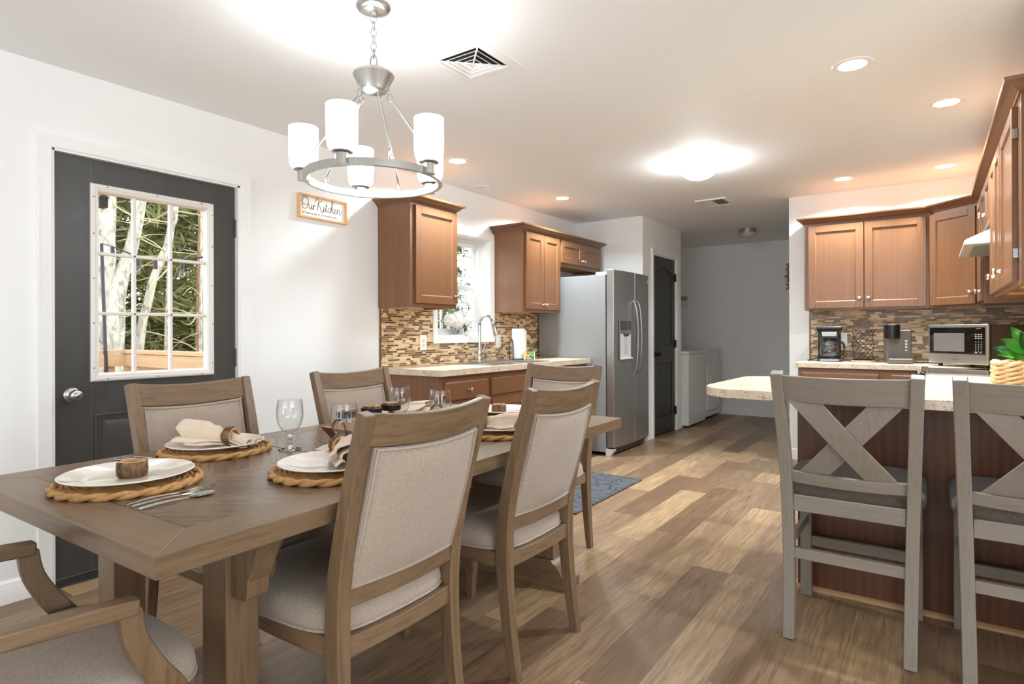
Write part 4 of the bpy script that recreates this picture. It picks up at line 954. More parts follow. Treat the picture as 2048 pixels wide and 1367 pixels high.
# ------------------------------------------------------------------ dining table (trestle), slightly askew
TZ = .765
TC = Vector((-1.780, 1.638, 0)); TA = rad(1.25)
TR = Matrix.Rotation(TA, 3, 'Z')
def tw(x, y, z=TZ): return tuple(TC + TR @ Vector((x, y, 0)) + Vector((0, 0, z)))      # table frame -> world
TWX, TLY = .5425, 1.102
t = thing('dining_table', 'long grey brown oak trestle table laid for six', 'table', TC, TA)
BRD, PIT = .105, .0
for a, b in ((-TLY,-TLY+.125),(TLY-.125,TLY)): obj('top_end', MB().prism([(-TWX,a),(TWX,a),(TWX-.125,b),(-TWX+.125,b)] if a < 0 else [(-TWX+.125,a),(TWX-.125,a),(TWX,b),(-TWX,b)], 'z', TZ-.048, TZ), TBL['x'], t, .003, local=True)
for a, b in ((-TWX,-TWX+.125),(TWX-.125,TWX)): obj('top_edge', MB().prism([(a,-TLY),(b,-TLY+.125),(b,TLY-.125),(a,TLY)] if a < 0 else [(a,-TLY+.125),(b,-TLY),(b,TLY),(a,TLY-.125)], 'z', TZ-.048, TZ), TBL['y'], t, .002, local=True)
def mk_chev():
    """boards laid in chevrons on the table top"""
    N = NT('chevron_table_boards'); x, y, z = N.sep(N.coord())
    ax = N.math('ABSOLUTE', x)
    v = N.math('ADD', y, N.math('MULTIPLY', ax, -.62)); u = N.math('ADD', x, N.math('MULTIPLY', y, .0))
    b = N.math('DIVIDE', N.math('ADD', v, 10.0), .118); row = N.math('FLOOR', b); fb = N.math('FRACT', b)
    side = N.math('GREATER_THAN', x, 0.0)
    idn = N.wn(N.comb(row, side, 3.0))
    al = N.math('MULTIPLY_ADD', v, .55, ax)
    g = N.noise(N.comb(N.math('MULTIPLY_ADD', idn, 9.0, N.math('MULTIPLY', al, .07)), N.math('MULTIPLY', v, 1.0), idn), 75, 4, .6)
    c = N.mix(idn, srgb(84,65,48), srgb(122,99,76))
    c = N.mix(N.ramp(g, [(.32,(.7,.7,.7,1)),(.52,(0,0,0,1))]), c, srgb(66,48,34))
    ed = N.math('MULTIPLY', N.math('MINIMUM', fb, N.math('SUBTRACT', 1.0, fb)), .118)
    c = N.mix(N.math('MULTIPLY', N.math('LESS_THAN', ed, .0012), .75), c, srgb(46,34,24))
    N.col(c).prm(rough=N.math('MULTIPLY_ADD', g, .2, .18), spec=.55)
    N.bump(g, .16, .002); return N.m
CHEV = mk_chev()
obj('top_boards', MB().box(-TWX+.125,TWX-.125,-TLY+.125,TLY-.125,TZ-.044,TZ-.0005), CHEV, t, local=True)
lj = MB()
for y in (-.30, .30): lj.box(-TWX-.0006,TWX+.0006,y-.0012,y+.0012,TZ-.0485,TZ+.0004)
obj('leaf_joint', lj, plain('dark_joint', (52,38,28), .8), t, local=True)
obj('apron', MB().box(-.40,.40,-.86,.86,TZ-.075,TZ-.047), TBL['y'], t, local=True)
for sy in (-1, 1):
    y = sy*.80
    for sx in (-1, 1):
        x = sx*.295
        po = obj('post', MB().box(x-.053,x+.053,y-.045,y+.045,.13,TZ-.048), TBL['z'], t, .003, local=True)
        def corbel(dx, dy):
            pr = [(0,.717),(.125,.717),(.125,.690),(.112,.680),(.098,.655),(.088,.628),(.074,.600),(.066,.590),(.066,.560),(.060,.545),(.050,.540),(0,.540)]
            m = MB().prism(pr, 'y', -.031, .031)
            a = math.atan2(dy, dx)
            m.v = [tuple(Matrix.Rotation(a, 3, 'Z') @ Vector(p) + Vector((x+dx*.053, y+dy*.045, 0))) for p in m.v]
            return m
        obj('corbel', corbel(sx, 0), TBL['z'], t, .003, local=True, ang=30)
        obj('corbel', corbel(0, -sy), TBL['z'], t, .003, local=True, ang=30)
    hf = [(-.43,0),(.43,0),(.43,.045),(.415,.052),(.405,.062),(.392,.085),(.375,.110),(.355,.118),(.345,.130),(-.345,.130),(-.355,.118),(-.375,.110),(-.392,.085),(-.405,.062),(-.415,.052),(-.43,.045)]
    obj('foot', MB().prism(hf, 'y', y-.062, y+.062), TBL['x'], t, .003, local=True, ang=30)

# ------------------------------------------------------------------ upholstered chairs; seat towards local +y
def bow(x, hw, d): return d*(1-(x/hw)**2)
def dining_chair(label, loc, rz, arms=False):
    t = thing('dining_armchair' if arms else 'dining_chair', label, 'chair', loc, rz, 'beige upholstered dining chairs')
    wd = TBL
    prof = [(0,-.283,.030,.036),(.12,-.262,.034,.040),(.28,-.243,.038,.046),(.42,-.235,.042,.052),(.55,-.243,.042,.050),(.70,-.274,.040,.044),(.85,-.316,.038,.040),(.96,-.350,.036,.036),(1.0,-.362,.035,.034)]
    pp = spline([(p[1], p[0], p[2], p[3]) for p in prof], 3)
    for sx in (-1, 1):
        pts = [(sx*(.210+.016*max(0, z-.45)/.55), y, z) for y, z, a, b in pp]
        obj('rear_leg', MB().beam(pts, [a for *_, a, b in pp], [b for *_, a, b in pp], (1,0,0)), wd['z'], t, .004, local=True)
        fl = spline([(sx*.200,.232,.43,.048),(sx*.200,.234,.30,.046),(sx*.203,.240,.15,.038),(sx*.207,.252,0,.028)], 3)
        obj('front_leg', MB().beam([p[:3] for p in fl], [p[3] for p in fl], [p[3] for p in fl], (1,0,0)), wd['z'], t, .003, local=True)
    pad = MB()
    for sx in (-1, 1): pad.cyl((sx*.210,-.283,-.001),(sx*.210,-.283,.004),.012,n=10).cyl((sx*.207,.252,-.001),(sx*.207,.252,.004),.011,n=10)
    obj('glide', pad, WHITEP, t, local=True)
    # seat rails
    z0, z1 = .372, .428
    def rail(fn, n=10):
        r = []
        for i in range(n+1):
            (xo, yo), (xi, yi), dz = fn(i/n)
            r.append([(xo,yo,z0+dz),(xo,yo,z1),(xi,yi,z1),(xi,yi,z0+dz)])
        return MB().loft(r)
    obj('rear_rail', rail(lambda a: ((-.195+.39*a,-.252-.022*(1-(2*a-1)**2)),(-.195+.39*a,-.228-.022*(1-(2*a-1)**2)), .010*(1-(2*a-1)**2))), wd['x'], t, .003, local=True)
    obj('front_rail', rail(lambda a: ((-.20+.40*a,.250+.020*(1-(2*a-1)**2)),(-.20+.40*a,.222+.020*(1-(2*a-1)**2)), .012*(1-(2*a-1)**2))), wd['x'], t, .003, local=True)
    for sx in (-1, 1):
        obj('side_rail', rail(lambda a: ((sx*(.222+.022*math.sin(PI*a)),-.225+.455*a),(sx*(.197+.022*math.sin(PI*a)),-.225+.455*a), .012*math.sin(PI*a))), wd['y'], t, .003, local=True)
    # cushion
    def outl(s, n=56):
        o = []
        for i in range(n):
            a = 2*PI*i/n; c, q = math.cos(a), math.sin(a); e = .38
            x = math.copysign(abs(c)**e, c); y = math.copysign(abs(q)**e, q)
            hw = .238+.012*y+.010*(1-y*y)
            o.append((x*hw*s-0*s, .022+y*(.258+.012*(1-x*x))*s))
        return o
    rings = [[(x,y,z) for x, y in outl(s)] for s, z in ((.955,.424),(1.0,.430),(1.012,.448),(1.0,.468),(.955,.488),(.86,.500),(.68,.508),(.42,.512),(.12,.513))]
    obj('seat_cushion', MB().loft(rings), FABRIC, t, local=True, ang=70)
    obj('seat_piping', MB().tube([(x*1.008,y*1.006,.434) for x, y in outl(1.0)], .0048, 6, True), FABRIC, t, local=True)
    # back: crest rail, lower rail, upholstered panel
    yb = lambda z: -.243-.119*max(0,(z-.55))/.45-.008*math.sin(PI*max(0,min(1,(z-.55)/.45)))
    hw = .214
    def bar(za, zb, th, dip, sag, n=12):
        r = []
        for i in range(n+1):
            x = -hw+2*hw*i/n; b = bow(x, hw, 1); s = sag*b
            A, B = za-dip*b, zb-dip*b
            r.append([(x,yb(za)-th/2-s,A),(x,yb(zb)-th/2-s,B),(x,yb(zb)+th/2-s,B),(x,yb(za)+th/2-s,A)])
        return MB().loft(r)
    obj('crest_rail', bar(.918, 1.0, .026, .014, .020), wd['x'], t, .005, local=True)
    obj('lower_rail', bar(.503, .552, .026, .0, .020), wd['x'], t, .004, local=True)
    hx = .196
    def face(sgn):
        def fn(a, b):
            x = -hx+2*hx*a; z = .546+(.916-.546)*b-.014*bow(x, hw, 1)*b
            e = (min(a,1-a)*min(b,1-b)*16)
            puff = .010+.012*min(1, e)**.5
            return (x, yb(z)-.020*bow(x,hw,1)+sgn*puff, z)
        return fn
    fm = MB().grid(face(1), 14, 14); m2 = MB().grid(face(-1), 14, 14)
    fm.add(m2.v, m2.f)
    edge = [face(1)(i/14, 0) for i in range(15)]+[face(1)(1, i/14) for i in range(1,15)]+[face(1)(1-i/14, 1) for i in range(1,15)]+[face(1)(0, 1-i/14) for i in range(1,14)]
    edge2 = [face(-1)(i/14, 0) for i in range(15)]+[face(-1)(1, i/14) for i in range(1,15)]+[face(-1)(1-i/14, 1) for i in range(1,15)]+[face(-1)(0, 1-i/14) for i in range(1,14)]
    fm.loft([edge, edge2], cap=False)
    obj('back_cushion', fm, FABRIC, t, local=True, ang=70)
    ins = lambda q, s: [((p[0])*.965, p[1]+s*.0035, .731+(p[2]-.731)*.965) for p in q]
    pm = MB().tube(ins(edge,1), .0045, 6, True).tube(ins(edge2,-1), .0045, 6, True)
    obj('back_piping', pm, FABRIC, t, local=True)
    if arms:
        for sx in (-1, 1):
            a = spline([(sx*.212,-.292,.690),(sx*.245,-.25,.686),(sx*.268,-.16,.676),(sx*.276,-.02,.666),(sx*.276,.115,.655)], 5)
            am = obj('arm', MB().beam(a, .040, .034, (1,0,0)), wd['y'], t, .006, local=True)
            s = spline([(sx*.276,.100,.652,.042),(sx*.274,.112,.585,.044),(sx*.270,.150,.51,.048),(sx*.262,.190,.45,.050),(sx*.252,.215,.385,.050)], 4)
            obj('arm_support', MB().beam([p[:3] for p in s], .032, [p[3] for p in s], (1,0,0)), wd['z'], t, .005, local=True)
    return t
cA = dining_chair('grey brown chair with beige back, largest and nearest at the right side of the table', (-1.452, 1.188, 0), PI/2)
again(cA, 'grey brown beige chair at the right side of the table, just beyond the nearest one', (-1.450, 1.900, 0), PI/2)
again(cA, 'grey brown beige chair tucked in before the charcoal entry door', (-2.085, 1.246, 0), -PI/2)
again(cA, 'grey brown beige chair against the blank wall, between entry door and oak cabinets', (-2.090, 2.060, 0), -PI/2)
cF = dining_chair('beige armchair at the near end of the table, its two wooden arms in front', (-1.565, .432, 0), 0, True)
again(cF, 'beige armchair at the far end of the table, standing by the blue grey mat', (-1.765, 2.690, 0), PI)

# ------------------------------------------------------------------ place settings
GPM = 'braided straw placemats'
def placemat(label, c):
    m = MB(); r = .012
    while r < .168: r += .024
    R0 = .175
    braid(m, [(R0*math.cos(2*PI*i/160), R0*math.sin(2*PI*i/160), .009) for i in range(200)], .0105, 27, True, .8)
    k = 0
    q = R0-.019
    while q > .02:
        n = max(24, int(q*420)); braid(m, [(q*math.cos(2*PI*i/n), q*math.sin(2*PI*i/n), .006) for i in range(n)], .0095, 30, True, .45); q -= .0165
    o = obj('placemat', m, STRAW, local=True, ang=60); o.location = c
    return tag(o, label, 'placemat', GPM)
def plate(label, c, r=.160):
    s = r/.160
    o = obj('dinner_plate', MB().lathe([(0,.0),(.085*s,.0),(.088*s,.002),(.110*s,.007),(.150*s,.016),(.160*s,.019),(.161*s,.021),(.158*s,.0225),(.148*s,.0195),(.112*s,.0115),(.090*s,.006),(0,.005)], n=56), CERAM, local=True)
    o.location = c; return tag(o, label, 'plate', 'white dinner plates')
def ring(label, c, rot, name='napkin_ring', ro=.036, ri=.024, h=.040):
    """slice of branch with the bark on; rot = euler"""
    rnd = random.Random(hash(label) % 997 if False else len(label))
    n = 26; wob = [1+.07*rnd.uniform(-1,1) for _ in range(n)]
    t = thing(name, label, 'napkin ring', c, 0, 'bark napkin rings'); t.rotation_euler = rot
    rg = lambda r, z, w: [(r*(wob[i] if w else 1)*math.cos(2*PI*i/n), r*(wob[i] if w else 1)*math.sin(2*PI*i/n), z) for i in range(n)]
    obj('bark', MB().loft([rg(ro*.94,-h/2,1), rg(ro,-h/2+.003,1), rg(ro*1.05,0,1), rg(ro*1.01,h/2-.003,1), rg(ro*.95,h/2,1)], cap=False), BARK, t, local=True, ang=60)
    obj('cut_face', MB().loft([rg(ro*.945,h/2,1), rg(ri,h/2+.0005,0), rg(ri,-h/2-.0005,0), rg(ro*.945,-h/2,1)], cap=False), SLICE, t, local=True)
    return t
def napkin(label, c, ang, s=1.0, seed=1, lift=.0):
    """square of linen pulled through a ring: pleated fan on local -x, small tail on +x"""
    rnd = random.Random(seed); m = MB(); NU, NV = 34, 54
    ph = [rnd.uniform(0, 6.28) for _ in range(6)]
    def lin(u, tab):
        for (a, p), (b, q) in zip(tab, tab[1:]):
            if u <= b: k = (u-a)/(b-a); k = k*k*(3-2*k); return p+(q-p)*k
        return tab[-1][1]
    def layer(dz, sc, tilt):
        def fn(a, b):
            u = -1+a*1.62                      # -1 fan edge, 0 ring, .62 tail edge
            v = 2*b-1
            w = lin(u, [(-1,.088),(-.6,.066),(-.25,.028),(0,.019),(.2,.028),(.62,.050)])*sc
            pl = lin(u, [(-1,.016),(-.5,.015),(-.15,.011),(0,.012),(.25,.010),(.62,.010)])
            ar = lin(u, [(-1,.050+lift),(-.6,.052+lift),(-.25,.040),(0,.034),(.2,.024),(.62,.012)])*(.75+.25*sc)
            z0 = lin(u, [(-1,.016),(-.6,.010),(0,.012),(.62,.008)])
            fold = math.cos(PI*2.5*v+ph[0])+.45*math.cos(PI*5.3*v+ph[1]+u)
            z = z0+ar*(1-abs(v)**1.7)*1.05+pl*fold*.55+dz
            y = w*v+.010*math.sin(PI*3*v+ph[2])*min(1, abs(u)*1.6)
            L_ = .150 if u < 0 else .135
            corner = 1+(.20*(1-abs(v))+.10*math.sin(PI*2.2*v+ph[3])) * (max(0, -u)**2)
            x = u*L_*corner+tilt*v*max(0, -u)*.05
            return (x*s, y*s, max(.002+.002*abs(fold), z)*s)
        return m.grid(fn, NU, NV)
    layer(0, 1.0, .4); layer(-.012, .86, -.5)
    o = obj('napkin', m, LINEN, local=True, ang=80, solid=.0022); o.location = c; o.rotation_euler = (0,0,ang)
    return tag(o, label, 'napkin', 'beige linen napkins')
zP = TZ+.0165; zN = zP+.0065
SET = [(-1.855,.768,'near end of the table, in front of the armchair'),(-2.110,1.160,'before the chair at the entry door'),(-1.500,1.190,'before the nearest right side chair'),(-1.500,2.035,'before the farther right side chair'),(-2.125,2.030,'before the chair by the blank wall'),(-1.800,2.480,'far end of the table')]
for k, (x, y, w_) in enumerate(SET):
    placemat('round braided straw placemat at the '+w_ if w_[:4] in ('near','far ') else 'round braided straw placemat '+w_, (x, y, TZ))
    plate(('white dinner plate at the '+w_) if w_[:4] in ('near','far ') else 'white dinner plate '+w_, (x, y, zP), .165 if k == 0 else .160)
ring('bark covered ring standing alone on the nearest white plate', (-1.848,.775,zN+.022), (0,0,.4), ro=.036, h=.042)
ring('bark covered ring standing alone on the plate at the far end', (-1.775,2.425,zN+.022), (0,0,.9), ro=.036, h=.042)
NP = [(1,(-2.050,1.180),rad(22),'folded beige napkin on the plate before the entry door chair',3,.012),(2,(-1.585,1.285),rad(160),'beige napkin fanned toward the nearest right side chair',6,.0),(3,(-1.520,1.965),rad(-148),'rolled beige napkin on the plate before the farther right side chair',5,.0),(4,(-2.10,2.02),rad(-155),'beige napkin on the plate before the blank wall chair',8,.006)]
for k, (x, y), a, lab, sd, lf in NP:
    napkin(lab, (x, y, zN), a, 1.0 if k != 2 else 1.12, sd, lf)
    ring('bark ring round the napkin '+SET[k][2], (x, y, zN+.035), (PI/2, 0, a+PI/2), ro=.033, ri=.0235, h=.032)
# cutlery
STL = plain('polished_cutlery_steel', (206,204,200), .14, 1.0, var=.02)
def handle(m, y0, y1, w0, w1, z=.0):
    r = []
    for i in range(9):
        a = i/8; y = y0+(y1-y0)*a; w = (w0+(w1-w0)*a)*(.75 if i == 0 else 1); zz = z+.0012+.006*math.sin(PI*a)*.6
        r.append([(-w,y,zz),(w,y,zz),(w*.8,y,zz+.0022),(-w*.8,y,zz+.0022)])
    return m.loft(r)
def cutlery(kind, label, c, ang):
    m = handle(MB(), -.105, .02, .0078, .0034)
    if kind == 'fork':
        m.loft([[(-.0034,.02,.0014),(.0034,.02,.0014),(.003,.02,.0036),(-.003,.02,.0036)],[(-.012,.045,.001),(.012,.045,.001),(.0115,.045,.003),(-.0115,.045,.003)],[(-.0125,.062,.003),(.0125,.062,.003),(.012,.062,.005),(-.012,.062,.005)]])
        for i in range(4):
            x = -.0105+i*.007; m.beam([(x,.060,.004),(x,.080,.007),(x*.95,.105,.006)], [.0036,.0034,.0022], .0022, (1,0,0))
    elif kind == 'spoon':
        m.grid(lambda a, b: ((b-.5)*2*.021*math.sin(PI*min(1,max(.02,a)))**.55, .018+.068*a, .004-.004*math.sin(PI*a)*(1-(2*b-1)**2)+.002*a), 12, 10)
        m.grid(lambda a, b: ((b-.5)*2*.021*math.sin(PI*min(1,max(.02,a)))**.55, .018+.068*a, .0028-.004*math.sin(PI*a)*(1-(2*b-1)**2)+.002*a), 12, 10)
    else:
        m.loft([[(-.0034,.02,.0012),(.0034,.02,.0012),(.003,.02,.0036),(-.003,.02,.0036)],[(-.009,.04,.001),(.008,.04,.001),(.008,.04,.0018),(-.008,.04,.003)],[(-.0095,.09,.001),(.008,.09,.001),(.008,.09,.0015),(-.0085,.09,.003)],[(-.004,.125,.001),(.008,.128,.001),(.0075,.128,.0014),(-.0035,.125,.0025)]])
    o = obj('table_'+kind if kind != 'knife' else 'table_knife', m, STL, local=True, ang=50); o.location = c; o.rotation_euler = (0,0,ang)
    return tag(o, label, kind, 'stainless cutlery')
cutlery('knife', 'stainless knife nearest the plate with the lone bark ring', (-1.640,.775,TZ), rad(3))
cutlery('fork', 'stainless fork between knife and spoon at the near end of the table', (-1.612,.775,TZ), rad(4))
cutlery('spoon', 'stainless spoon nearest the table edge by the nearest plate', (-1.570,.775,TZ), rad(2))
cutlery('knife', 'stainless knife beside the placemat of the entry door chair', (-2.14,.965,TZ), rad(-82))
cutlery('fork', 'stainless fork lying behind the nearest plate, middle of three', (-2.145,.938,TZ), rad(-80))
cutlery('spoon', 'stainless spoon lying behind the nearest plate, closest to it', (-2.15,.905,TZ), rad(-84))
# goblets
def goblet(label, c):
    t = thing('water_goblet', label, 'goblet', c, 0, 'clear water goblets')
    obj('bowl', MB().lathe([(.0,.060),(.012,.0605),(.026,.067),(.038,.085),(.0455,.108),(.0475,.130),(.0455,.158),(.0425,.180),(.0415,.181),(.0408,.180),(.0443,.158),(.0462,.130),(.0442,.108),(.0368,.086),(.025,.069),(.012,.0635),(0,.063)], n=40), THINGL, t, local=True)
    obj('stem', MB().lathe([(0,.0),(.038,.0),(.0395,.002),(.038,.0045),(.020,.009),(.0095,.014),(.0075,.022),(.0105,.030),(.008,.040),(.0085,.048),(.014,.056),(.020,.0605),(0,.0615)], n=40), GLASS, t, local=True)
    return t
goblet('clear water goblet standing alone before the blank white wall', (-1.925,1.335,TZ))
goblet('clear water goblet in front of the wooden tray handle', (-1.668,1.372,TZ))
goblet('clear water goblet beyond the candle tray, before the blank wall chair', (-1.960,1.925,TZ))
goblet('clear water goblet over the crest of the nearest right side chair', (-1.720,1.925,TZ))
# tray with candle stand
tray = thing('serving_tray', 'dark wooden trough tray with a black loop handle in the table centre', 'tray', (-1.805,1.73,TZ), TA)
def trough(s, z0, z1, yl0, yl1, xl0, xl1):
    return [[(-xl0*1,-yl0,z0),(xl0,-yl0,z0),(xl0,yl0,z0),(-xl0,yl0,z0)],[(-xl1,-yl1,z1),(xl1,-yl1,z1),(xl1,yl1,z1),(-xl1,yl1,z1)]]
ro = trough(0,0,.068,.235,.275,.062,.105); ri = trough(0,.010,.0682,.225,.262,.052,.094)
obj('shell', MB().loft(ro, cap=False).add(ro[0], [[3,2,1,0]]), WALNUT['y'], tray, local=True, ang=20)
obj('inside', MB().loft(ri, cap=False).add(ri[0], [[0,1,2,3]]).add(ro[1]+ri[1], [[0,1,5,4],[1,2,6,5],[2,3,7,6],[3,0,4,7]]), HONEY['y'], tray, local=True, ang=20)
for sy in (-1, 1):
    hp = [(-.034,sy*.262,.040),(-.036,sy*.272,.060),(-.030,sy*.276,.086),(-.012,sy*.277,.100),(.012,sy*.277,.100),(.030,sy*.276,.086),(.036,sy*.272,.060),(.034,sy*.262,.040)]
    obj('handle', MB().tube(spline(hp, 4), .0042, 8), BLACKM, tray, local=True)
rnd = random.Random(9); mo = MB()
for i in range(260):
    x, y = rnd.uniform(-.05,.05), rnd.uniform(-.22,.22); a = rnd.random()*6.3; h = rnd.uniform(.012,.030)
    leafmb(mo, (x,y,.010), (x+.02*math.cos(a), y+.02*math.sin(a), .010+h), .010, (0,0,1), 0, 3)
ms = obj('greenery', mo, MOSS, local=True); ms.location = (-1.805,1.73,TZ); ms.rotation_euler = (0,0,TA)
tag(ms, 'green leafy filling lying in the dark wooden tray', 'greenery', None, 'stuff')
cs = thing('candle_stand', 'black wire stand with three round dishes in the wooden tray', 'candle holder', (-1.880,1.69,TZ+.011), TA)
dl = [(-.02,-.115),(.0,-.005),(.0,.105)]
obj('wire_base', MB().tube([(-.02,-.115,.003),(0,-.005,.003),(0,.105,.003),(.07,.15,.003),(.10,.0,.003),(.05,-.12,.003)], .003, 6, True), BLACKM, cs, local=True)
for k, (x, y) in enumerate(dl):
    obj('stem', MB().cyl((x,y,.003),(x,y,.082+.003*k),.0028,n=8), BLACKM, cs, local=True)
    obj('dish', MB().lathe([(0,.080),(.038,.080),(.0415,.083),(.0425,.103),(.0405,.104),(.039,.086),(0,.085)], (x,y,.003*k), n=32), BLACKM, cs, local=True)
    p = TR @ Vector((x,y,0)); lab = ('bark tealight holder on the dish behind the tray goblet','bark tealight holder on the middle black dish','bark tealight holder on the farthest black dish')[k]
    r_ = ring(lab, (-1.880+p.x, 1.69+p.y, TZ+.011+.087+.003*k+.013), (0,0,k*1.3), 'tealight_holder', .032, .020, .025)
    r_['category'] = 'tealight holder'; r_['group'] = 'bark tealight holders'

# ------------------------------------------------------------------ chandelier
CX, CY_, RW, RH = -1.746, 1.581, .25, .026
fw, rt = Vector((-.573,.8197,0)), Vector((.8197,.573,0))
t = thing('chandelier', 'brushed nickel ring chandelier with five lit frosted glass shades', 'chandelier', (CX,CY_,ZC))
obj('canopy', MB().lathe([(0,0),(.064,0),(.066,-.006),(.060,-.016),(.040,-.024),(.012,-.028),(.010,-.040),(0,-.041)], n=40), NICKEL, t, local=True)
def link(m, c, ang, h=.036, w=.011, r=.0023):
    c = Vector(c); u = Vector((math.cos(ang), math.sin(ang), 0))
    m.tube([c+u*(w*math.cos(2*PI*i/18))+Vector((0,0,h/2*math.sin(2*PI*i/18))) for i in range(18)], r, 6, True); return m
ch = MB()
zz = -.050; k = 0
while zz > -.205: link(ch, (0,0,zz), k*PI/2+.5); zz -= .0265; k += 1
link(ch, (0,0,-.213), .5+k*PI/2, .05, .013, .003)
obj('chain', ch, NICKEL, t, local=True)
obj('hub', MB().lathe([(0,-.232),(.012,-.233),(.02,-.240),(.062,-.252),(.076,-.262),(.078,-.268),(.074,-.276),(.058,-.306),(.050,-.326),(.030,-.332),(0,-.333)], n=44), NICKEL, t, local=True, ang=30)
zr = 1.772-ZC
obj('ring', MB().lathe([(RW-.006,zr-RH/2),(RW+.010,zr-RH/2),(RW+.010,zr+RH/2),(RW-.006,zr+RH/2),(RW-.006,zr-RH/2)], n=96), NICKEL, t, local=True, ang=30)
ANG = [-29,-101,-173,115,43]
POS = []
for a in ANG:
    dv = rt*math.cos(rad(a))+fw*math.sin(rad(a)); m_ = a-36
    dm = rt*math.cos(rad(m_))+fw*math.sin(rad(m_))
    p0 = dm*.052+Vector((0,0,-.335)); p1 = dm*(RW+.002)+Vector((0,0,zr+.045)); dr = (p1-p0).normalized()
    rd = obj('rod', MB().cyl(p0+dr*.03, p1-dr*.006, .0042, n=10), NICKEL, t, local=True)
    hk = MB()
    ux = dm
    hk.tube([p0+ux*(.008*math.cos(2*PI*i/12))+Vector((0,0,.014+.012*math.sin(2*PI*i/12))) for i in range(12)], .002, 6, True)
    hk.tube([p0+dr*.016+ux*(.010*math.cos(2*PI*i/12))+Vector((0,0,.014*math.sin(2*PI*i/12))) for i in range(12)], .002, 6, True)
    hk.tube([p1+ux*(.009*math.cos(2*PI*i/12))+Vector((0,0,-.012+.014*math.sin(2*PI*i/12))) for i in range(12)], .0022, 6, True)
    hk.cyl(dm*(RW+.002)+Vector((0,0,zr+RH/2)), dm*(RW+.002)+Vector((0,0,zr+.028)), .005, n=8)
    obj('hook', hk, NICKEL, rd, local=True)
    c = dv*(RW+.010)
    lm = obj('lamp_holder', MB().lathe([(.0,zr-.010),(.022,zr-.010),(.022,zr+.026),(.036,zr+.030),(.036,zr+.034),(0,zr+.035)], c, n=28), NICKEL, t, local=True, ang=30)
    sh = obj('lamp_shade', MB().lathe([(.030,zr+.036),(.044,zr+.040),(.050,zr+.050),(.053,zr+.075),(.0545,zr+.190),(.053,zr+.191),(.0515,zr+.190),(.050,zr+.076),(.047,zr+.053),(.042,zr+.043),(.030,zr+.039)], c, n=40), FROST, t, local=True)
    obj('bulb', MB().lathe([(.012,zr+.036),(.013,zr+.06),(.026,zr+.085),(.029,zr+.105),(.024,zr+.125),(.012,zr+.137),(0,zr+.139)], c, n=20), BULB, t, local=True)
    POS.append(Vector((CX,CY_,ZC))+c+Vector((0,0,zr+.105)))

